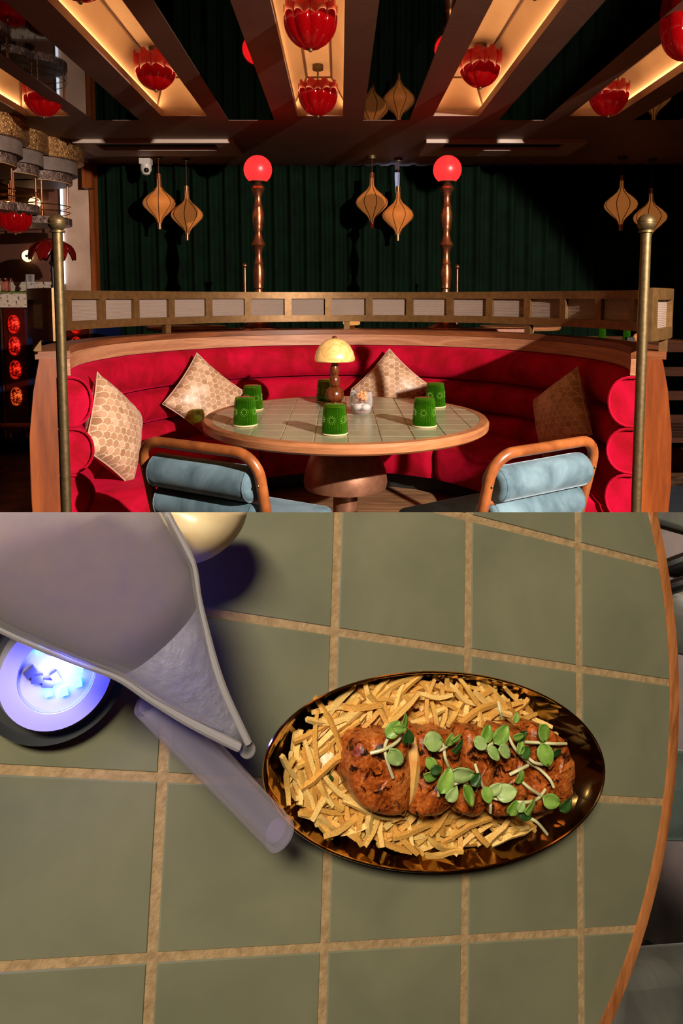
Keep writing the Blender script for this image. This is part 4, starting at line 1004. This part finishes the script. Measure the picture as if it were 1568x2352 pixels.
# ---- microgreens
def leafmesh(parent, u, v, r, ang, mat, h, name='leaf'):
    p = at(u, v, h); R = r * PXM; vs = []; n_ = 9; m = 5; tx = random.uniform(-0.5, 0.5); ty = random.uniform(-0.4, 0.4)
    rot = Matrix.Rotation(ang, 3, 'Z') @ Matrix.Rotation(tx, 3, 'X') @ Matrix.Rotation(ty, 3, 'Y')
    for i in range(n_):
        s_ = i / (n_ - 1); wd = 0.72 * math.sin(PI * s_ ** 0.75) ** 0.65 if 0 < s_ < 1 else 0.04
        for j in range(m):
            q = j / (m - 1) * 2 - 1; vs.append(rot @ Vector(((s_ * 2 - 1) * R, q * wd * R, 0.25 * R * q * q - 0.18 * R * (2 * s_ - 1) ** 2)))
    b0 = Vector(parent['b']); vs = [(x + p.x - b0.x, y + p.y - b0.y, z + h - b0.z) for x, y, z in vs]
    o = MB().add(vs, [(i * m + j, i * m + j + 1, (i + 1) * m + j + 1, (i + 1) * m + j) for i in range(n_ - 1) for j in range(m - 1)]).build(name, mat, parent, smooth=180)
    o.modifiers.new('t', 'SOLIDIFY').thickness = 0.0005
def sprig(lab, stems, leaves, h=0.050):
    u, v = stems[0][0]; p = at(u, v, h); o = cthing('microgreen_sprig', lab, 'sprig', (p.x, p.y, h)); o['b'] = (p.x, p.y, h)
    for st in stems:
        pts = [at(a, b_, h + 0.001 + 0.003 * math.sin(k * 1.7)) for k, (a, b_) in enumerate(st)]
        pts = spline([(q.x - p.x, q.y - p.y, q.z - h) for q in pts], 5, False)
        MB().tube(pts, 0.00105, 7).build('stem', 'stem', o)
    for k, lf in enumerate(leaves): leafmesh(o, lf[0], lf[1], lf[2], lf[3], lf[4] if len(lf) > 4 else 'leaf', h + 0.003 + 0.0012 * k)
D, PL = 'leaf_dark', 'leaf_pale'
sprig('microgreen sprig curling on the rounded end slice', [[(850, 1730), (885, 1720), (915, 1700), (928, 1668)], [(902, 1786), (888, 1745), (884, 1712), (900, 1680)]], [(902, 1674, 17, 0.9), (926, 1658, 14, 1.2), (936, 1692, 15, 1.9, D), (908, 1738, 19, -0.7, PL), (918, 1672, 12, 0.2)])
sprig('microgreen sprig with one large pale leaf on the pale-sided slice', [[(1032, 1766), (1022, 1740), (1018, 1715), (1010, 1700)], [(988, 1722), (1012, 1722), (1028, 1712)]], [(994, 1703, 22, 0.2, PL), (1032, 1698, 13, 1.6), (1050, 1712, 15, 0.8, D), (1047, 1694, 10, 1.1)])
sprig('bushy microgreen sprig at the foot of the pale-sided slice', [[(1006, 1828), (1010, 1805), (1014, 1788)], [(1036, 1806), (1052, 1797), (1072, 1798)]], [(992, 1755, 14, -0.5), (990, 1780, 15, 0.1), (1022, 1792, 22, 1.3), (1063, 1775, 23, 0.1, PL), (1092, 1790, 13, 0.9, D), (1038, 1823, 15, 1.2, PL), (1075, 1828, 17, -1.2), (1002, 1768, 10, 0.3, D)])
sprig('microgreen sprig with curled leaves over the third slice', [[(1152, 1650), (1148, 1632), (1144, 1612)], [(1117, 1724), (1124, 1712), (1136, 1704)]], [(1116, 1684, 17, 1.2), (1150, 1686, 21, 0.9), (1102, 1708, 16, -0.3, PL), (1132, 1732, 16, -0.6, PL), (1158, 1726, 17, -0.1, PL)])
sprig('microgreen sprig with the longest arched stem across the fourth slice', [[(1166, 1686), (1180, 1716), (1205, 1744), (1240, 1768), (1262, 1790), (1271, 1808)], [(1170, 1779), (1192, 1768), (1212, 1758)], [(1210, 1738), (1228, 1752), (1252, 1756)]], [(1196, 1688, 13, 0.8, D), (1193, 1714, 14, 1.2), (1206, 1727, 14, 0.7, D), (1184, 1648, 10, 1.5), (1190, 1690, 12, 0.3)])
sprig('microgreen sprig with crescent leaves pointing at the bare dish end', [[(1300, 1708), (1270, 1708), (1240, 1706), (1204, 1704)]], [(1246, 1684, 20, -0.9), (1252, 1734, 21, -1.0), (1278, 1726, 13, 0.1, D)])
sprig('small microgreen sprig with a thin trailing stem on the tail slice', [[(1198, 1795), (1218, 1812), (1240, 1826)]], [(1192, 1782, 14, 1.4)])
sprig('microgreen sprig with two round leaves at the lower side of the fourth slice', [[(1090, 1754), (1100, 1784), (1112, 1812), (1132, 1832), (1150, 1836)], [(1126, 1866), (1126, 1848), (1122, 1832)]], [(1136, 1810, 15, 0.8, PL), (1162, 1820, 21, 0.2, PL), (1118, 1826, 15, -1.0)])
sprig('microgreen sprig spreading over the fries below the tail slice', [[(1186, 1842), (1212, 1842), (1235, 1834), (1252, 1813)]], [(1178, 1856, 15, 1.4), (1216, 1850, 19, 0.5), (1266, 1838, 20, -0.1), (1196, 1852, 11, 1.2, PL)])
sprig('dark microgreen sprig hanging over the fries at the dish side', [[(1208, 1876), (1232, 1888), (1256, 1916)]], [(1206, 1872, 13, -0.2, D), (1298, 1848, 16, 0.9, D)])

# ---- glowing light puck under the cocktail
M['puck_metal'] = plain('puck_metal', rgb(120, 124, 128), 0.3, 0.8)
M['puck_disc'] = plain('puck_disc', rgb(196, 190, 210), 0.35, 0, Transmission_Weight=0.2)
M['led_cyan'] = glow('led_cyan', (0.10, 0.75, 1.0, 1), 5.0)
M['groove_lilac'] = plain('groove_lilac', rgb(150, 146, 170), 0.3)  # groove ring of the puck, even grey-lilac, does not glow
pc = at(128, 1540, 0.012); rr_o = (at(128 + 168, 1540, 0.012).xy - pc.xy).length
pk = cthing('light_puck', 'round light puck with glowing cyan chips in a metal saucer under the cocktail', 'light', (pc.x, pc.y, 0))
k_ = rr_o
MB().lathe([(0, 0), (k_ * 0.92, 0), (k_, 0.010), (k_ * 0.98, 0.012), (k_ * 0.9, 0.005), (0, 0.004)], 56).build('saucer', 'puck_metal', pk)
MB().lathe([(0, 0.004), (k_ * 0.74, 0.004), (k_ * 0.76, 0.014), (k_ * 0.72, 0.020), (k_ * 0.50, 0.0205), (k_ * 0.49, 0.017), (0, 0.017)], 56).build('disc', 'puck_disc', pk)
MB().lathe([(k_ * 0.47, 0.017), (k_ * 0.49, 0.0195), (k_ * 0.51, 0.019)], 48, None, (0, 0, 0), False).build('groove', 'groove_lilac', pk)
for (u, v) in ((112, 1592), (148, 1590), (180, 1570), (90, 1494), (150, 1520), (182, 1538)):
    q = at(u, v, 0.02); MB().box(-0.0018, 0.0018, -0.0018, 0.0018, 0.017, 0.0205, 0.4, (q.x - pc.x, q.y - pc.y, 0)).build('led_chip', 'led_cyan', pk)
for (u, v) in ((70, 1545), (85, 1560), (110, 1570), (128, 1556)):
    q = at(u, v, 0.02); MB().box(-0.003, 0.003, -0.002, 0.002, 0.017, 0.021, u, (q.x - pc.x, q.y - pc.y, 0)).build('circuit_chip', 'puck_metal', pk)
q = O_ + F3 @ Vector((pc.x, pc.y, 0.030)); lamp('puck_glow', 'POINT', q, 0.30, (0.10, 0.11, 1.0), None, 0.01)

# ---- bird-shaped cocktail glass
t = NT('lilac_drink'); v = t.coord(); n1 = t.noise(v, 62, 3, 0.55, 0.2); n2 = t.noise(v, 160, 3)
t.l(t.ramp(n1, [(0.34, rgb(192, 170, 178)), (0.70, rgb(178, 160, 184))]), t.b.inputs['Base Color'])
t.set(Roughness=0.25, Subsurface_Weight=0.6, Subsurface_Radius=(0.03, 0.025, 0.03), Transmission_Weight=0.45); t.bump(n2, 0.05, 0.002); M['drink'] = t.m
t = NT('pale_froth'); v = t.coord(); n1 = t.noise(v, 130, 4, 0.6)
t.l(t.ramp(n1, [(0.3, rgb(168, 164, 196)), (0.7, rgb(204, 200, 220))]), t.b.inputs['Base Color']); t.set(Roughness=0.4, Subsurface_Weight=0.6, Subsurface_Radius=(0.02, 0.02, 0.02), Transmission_Weight=0.45); t.bump(n1, 0.6, 0.004); M['froth'] = t.m
for key in ('drink', 'froth'):
    nt = M[key].node_tree; pb = nt.nodes['Principled BSDF']; tl = nt.nodes.new('ShaderNodeBsdfTranslucent'); mxs = nt.nodes.new('ShaderNodeMixShader')
    pb.inputs['Transmission Weight'].default_value = 0.0; pb.inputs['Subsurface Weight'].default_value = 0.0
    for lk in pb.inputs['Base Color'].links: nt.links.new(lk.from_socket, tl.inputs[0])
    mxs.inputs[0].default_value = 0.55; nt.links.new(pb.outputs[0], mxs.inputs[1]); nt.links.new(tl.outputs[0], mxs.inputs[2]); nt.links.new(mxs.outputs[0], nt.nodes['Material Output'].inputs['Surface'])
HB = 0.095
Lf = [(-330, 1235), (-160, 1345), (0, 1440), (150, 1506), (270, 1552), (350, 1605), (430, 1655), (500, 1692), (548, 1716)]
Rt = [(300, 1040), (345, 1110), (388, 1190), (440, 1290), (456, 1380), (486, 1500), (512, 1580), (543, 1650), (570, 1706)]
b0 = at(250, 1450, HB)
bg = cthing('bird_cocktail_glass', 'bird-shaped clear cocktail glass of lilac drink with a glass drinking tube', 'cocktail glass', (b0.x, b0.y, HB))
def body(scale, upto, start=0):
    vs = []; n_ = 28; secs = list(zip(Lf, Rt))[start:upto]
    for (l, r) in secs:
        a, c = at(*l, HB), at(*r, HB); m = (a + c) / 2; hv = (c - a) / 2
        for k in range(n_):
            an = 2 * PI * k / n_; w_ = hv * math.cos(an) * scale; z = hv.length * 0.62 * math.sin(an) * scale
            z = max(z, -HB + 0.030)
            vs.append((m.x + w_.x - b0.x, m.y + w_.y - b0.y, z))
    m_ = len(secs)
    return MB().add(vs, [(j * n_ + k, j * n_ + (k + 1) % n_, (j + 1) * n_ + (k + 1) % n_, (j + 1) * n_ + k) for j in range(m_ - 1) for k in range(n_)] + [tuple(range(n_)), tuple((m_ - 1) * n_ + k for k in range(n_))])
drink = body(0.93, 5).build('drink', 'drink', bg, smooth=180)
froth = body(0.94, 9, 4).build('froth', 'froth', bg, smooth=180)
shell_ = body(1.0, 9, 0).build('glass_shell', 'clear_glass', bg, smooth=180)
for nm, pts_, r_ in (('lower_edge', Lf[1:], 0.0024), ('upper_edge', Rt[1:], 0.0020)):
    MB().tube(spline([tuple(at(*p, HB + 0.004) - b0) for p in pts_], 5, False), r_, 10).build(nm, plain('edge_glass_' + nm, rgb(196, 190, 196), 0.12, 0, Transmission_Weight=0.45), bg)
    if nm == 'lower_edge': MB().tube(spline([tuple(at(p[0] + 8, p[1] - 17, HB + 0.007) - b0) for p in Lf[1:8]], 5, False), [0.0030] * 20 + [0.0030 - 0.00024 * k for k in range(11)], 10).build('inner_lip', 'lilac_glass', bg)
q = at(568, 1722, HB); MB().ball((q.x - b0.x, q.y - b0.y, 0), 0.0042, 16, 10).build('beak_bead', 'clear_glass', bg)
a, c = at(345, 1606, 0.075), at(642, 1916, 0.060); dv = c - a
tb = MB(); R_ = 0.0098
pts = [tuple(a + dv * k / 8 - b0) for k in range(9)]
pts = [(x, y, z) for x, y, z in pts]
tb.tube(pts, R_, 28, caps=False).tube(pts, R_ * 0.74, 28, caps=False)
n_ = len(tb.v) // 2
tb.f += [(n_ - 28 + k, n_ - 28 + (k + 1) % 28, 2 * n_ - 28 + (k + 1) % 28, 2 * n_ - 28 + k) for k in range(28)]
tb.build('drinking_tube', 'lilac_glass', bg, smooth=60)
dvn = dv.normalized(); e_ = c - b0
MB().tube([tuple(e_ - dvn * 0.004), tuple(e_ + dvn * 0.0012)], R_ * 0.70, 20).build('drip', plain('drip_drink', rgb(186, 170, 186), 0.2, 0, Transmission_Weight=0.5), bg)
trim_top(bg)

# ---- cream mushroom lamp beside it
hl = 0.035; lc = at(424, 1150, hl); lr = (at(424 + 131, 1150, hl).xy - lc.xy).length
ml = cthing('mushroom_lamp', 'cream domed lamp shade beside the bird-shaped cocktail glass', 'table lamp', (lc.x, lc.y, 0))
M['cream_shade'] = mottled('cream_shade', rgb(206, 176, 128), rgb(226, 204, 164), 30, 0.35)
MB().lathe([(0.0, hl - 0.004), (lr * 0.9, hl - 0.004), (lr, hl), (lr * 0.97, hl + 0.014), (lr * 0.82, hl + 0.030), (lr * 0.55, hl + 0.042), (0, hl + 0.048)], 48).build('shade', 'cream_shade', ml, smooth=180)
MB().lathe([(0, 0), (lr * 0.5, 0), (lr * 0.5, 0.008), (0.010, 0.012), (0.010, hl - 0.004)], 28).build('stem', 'bead_wood', ml)
trim_top(ml)
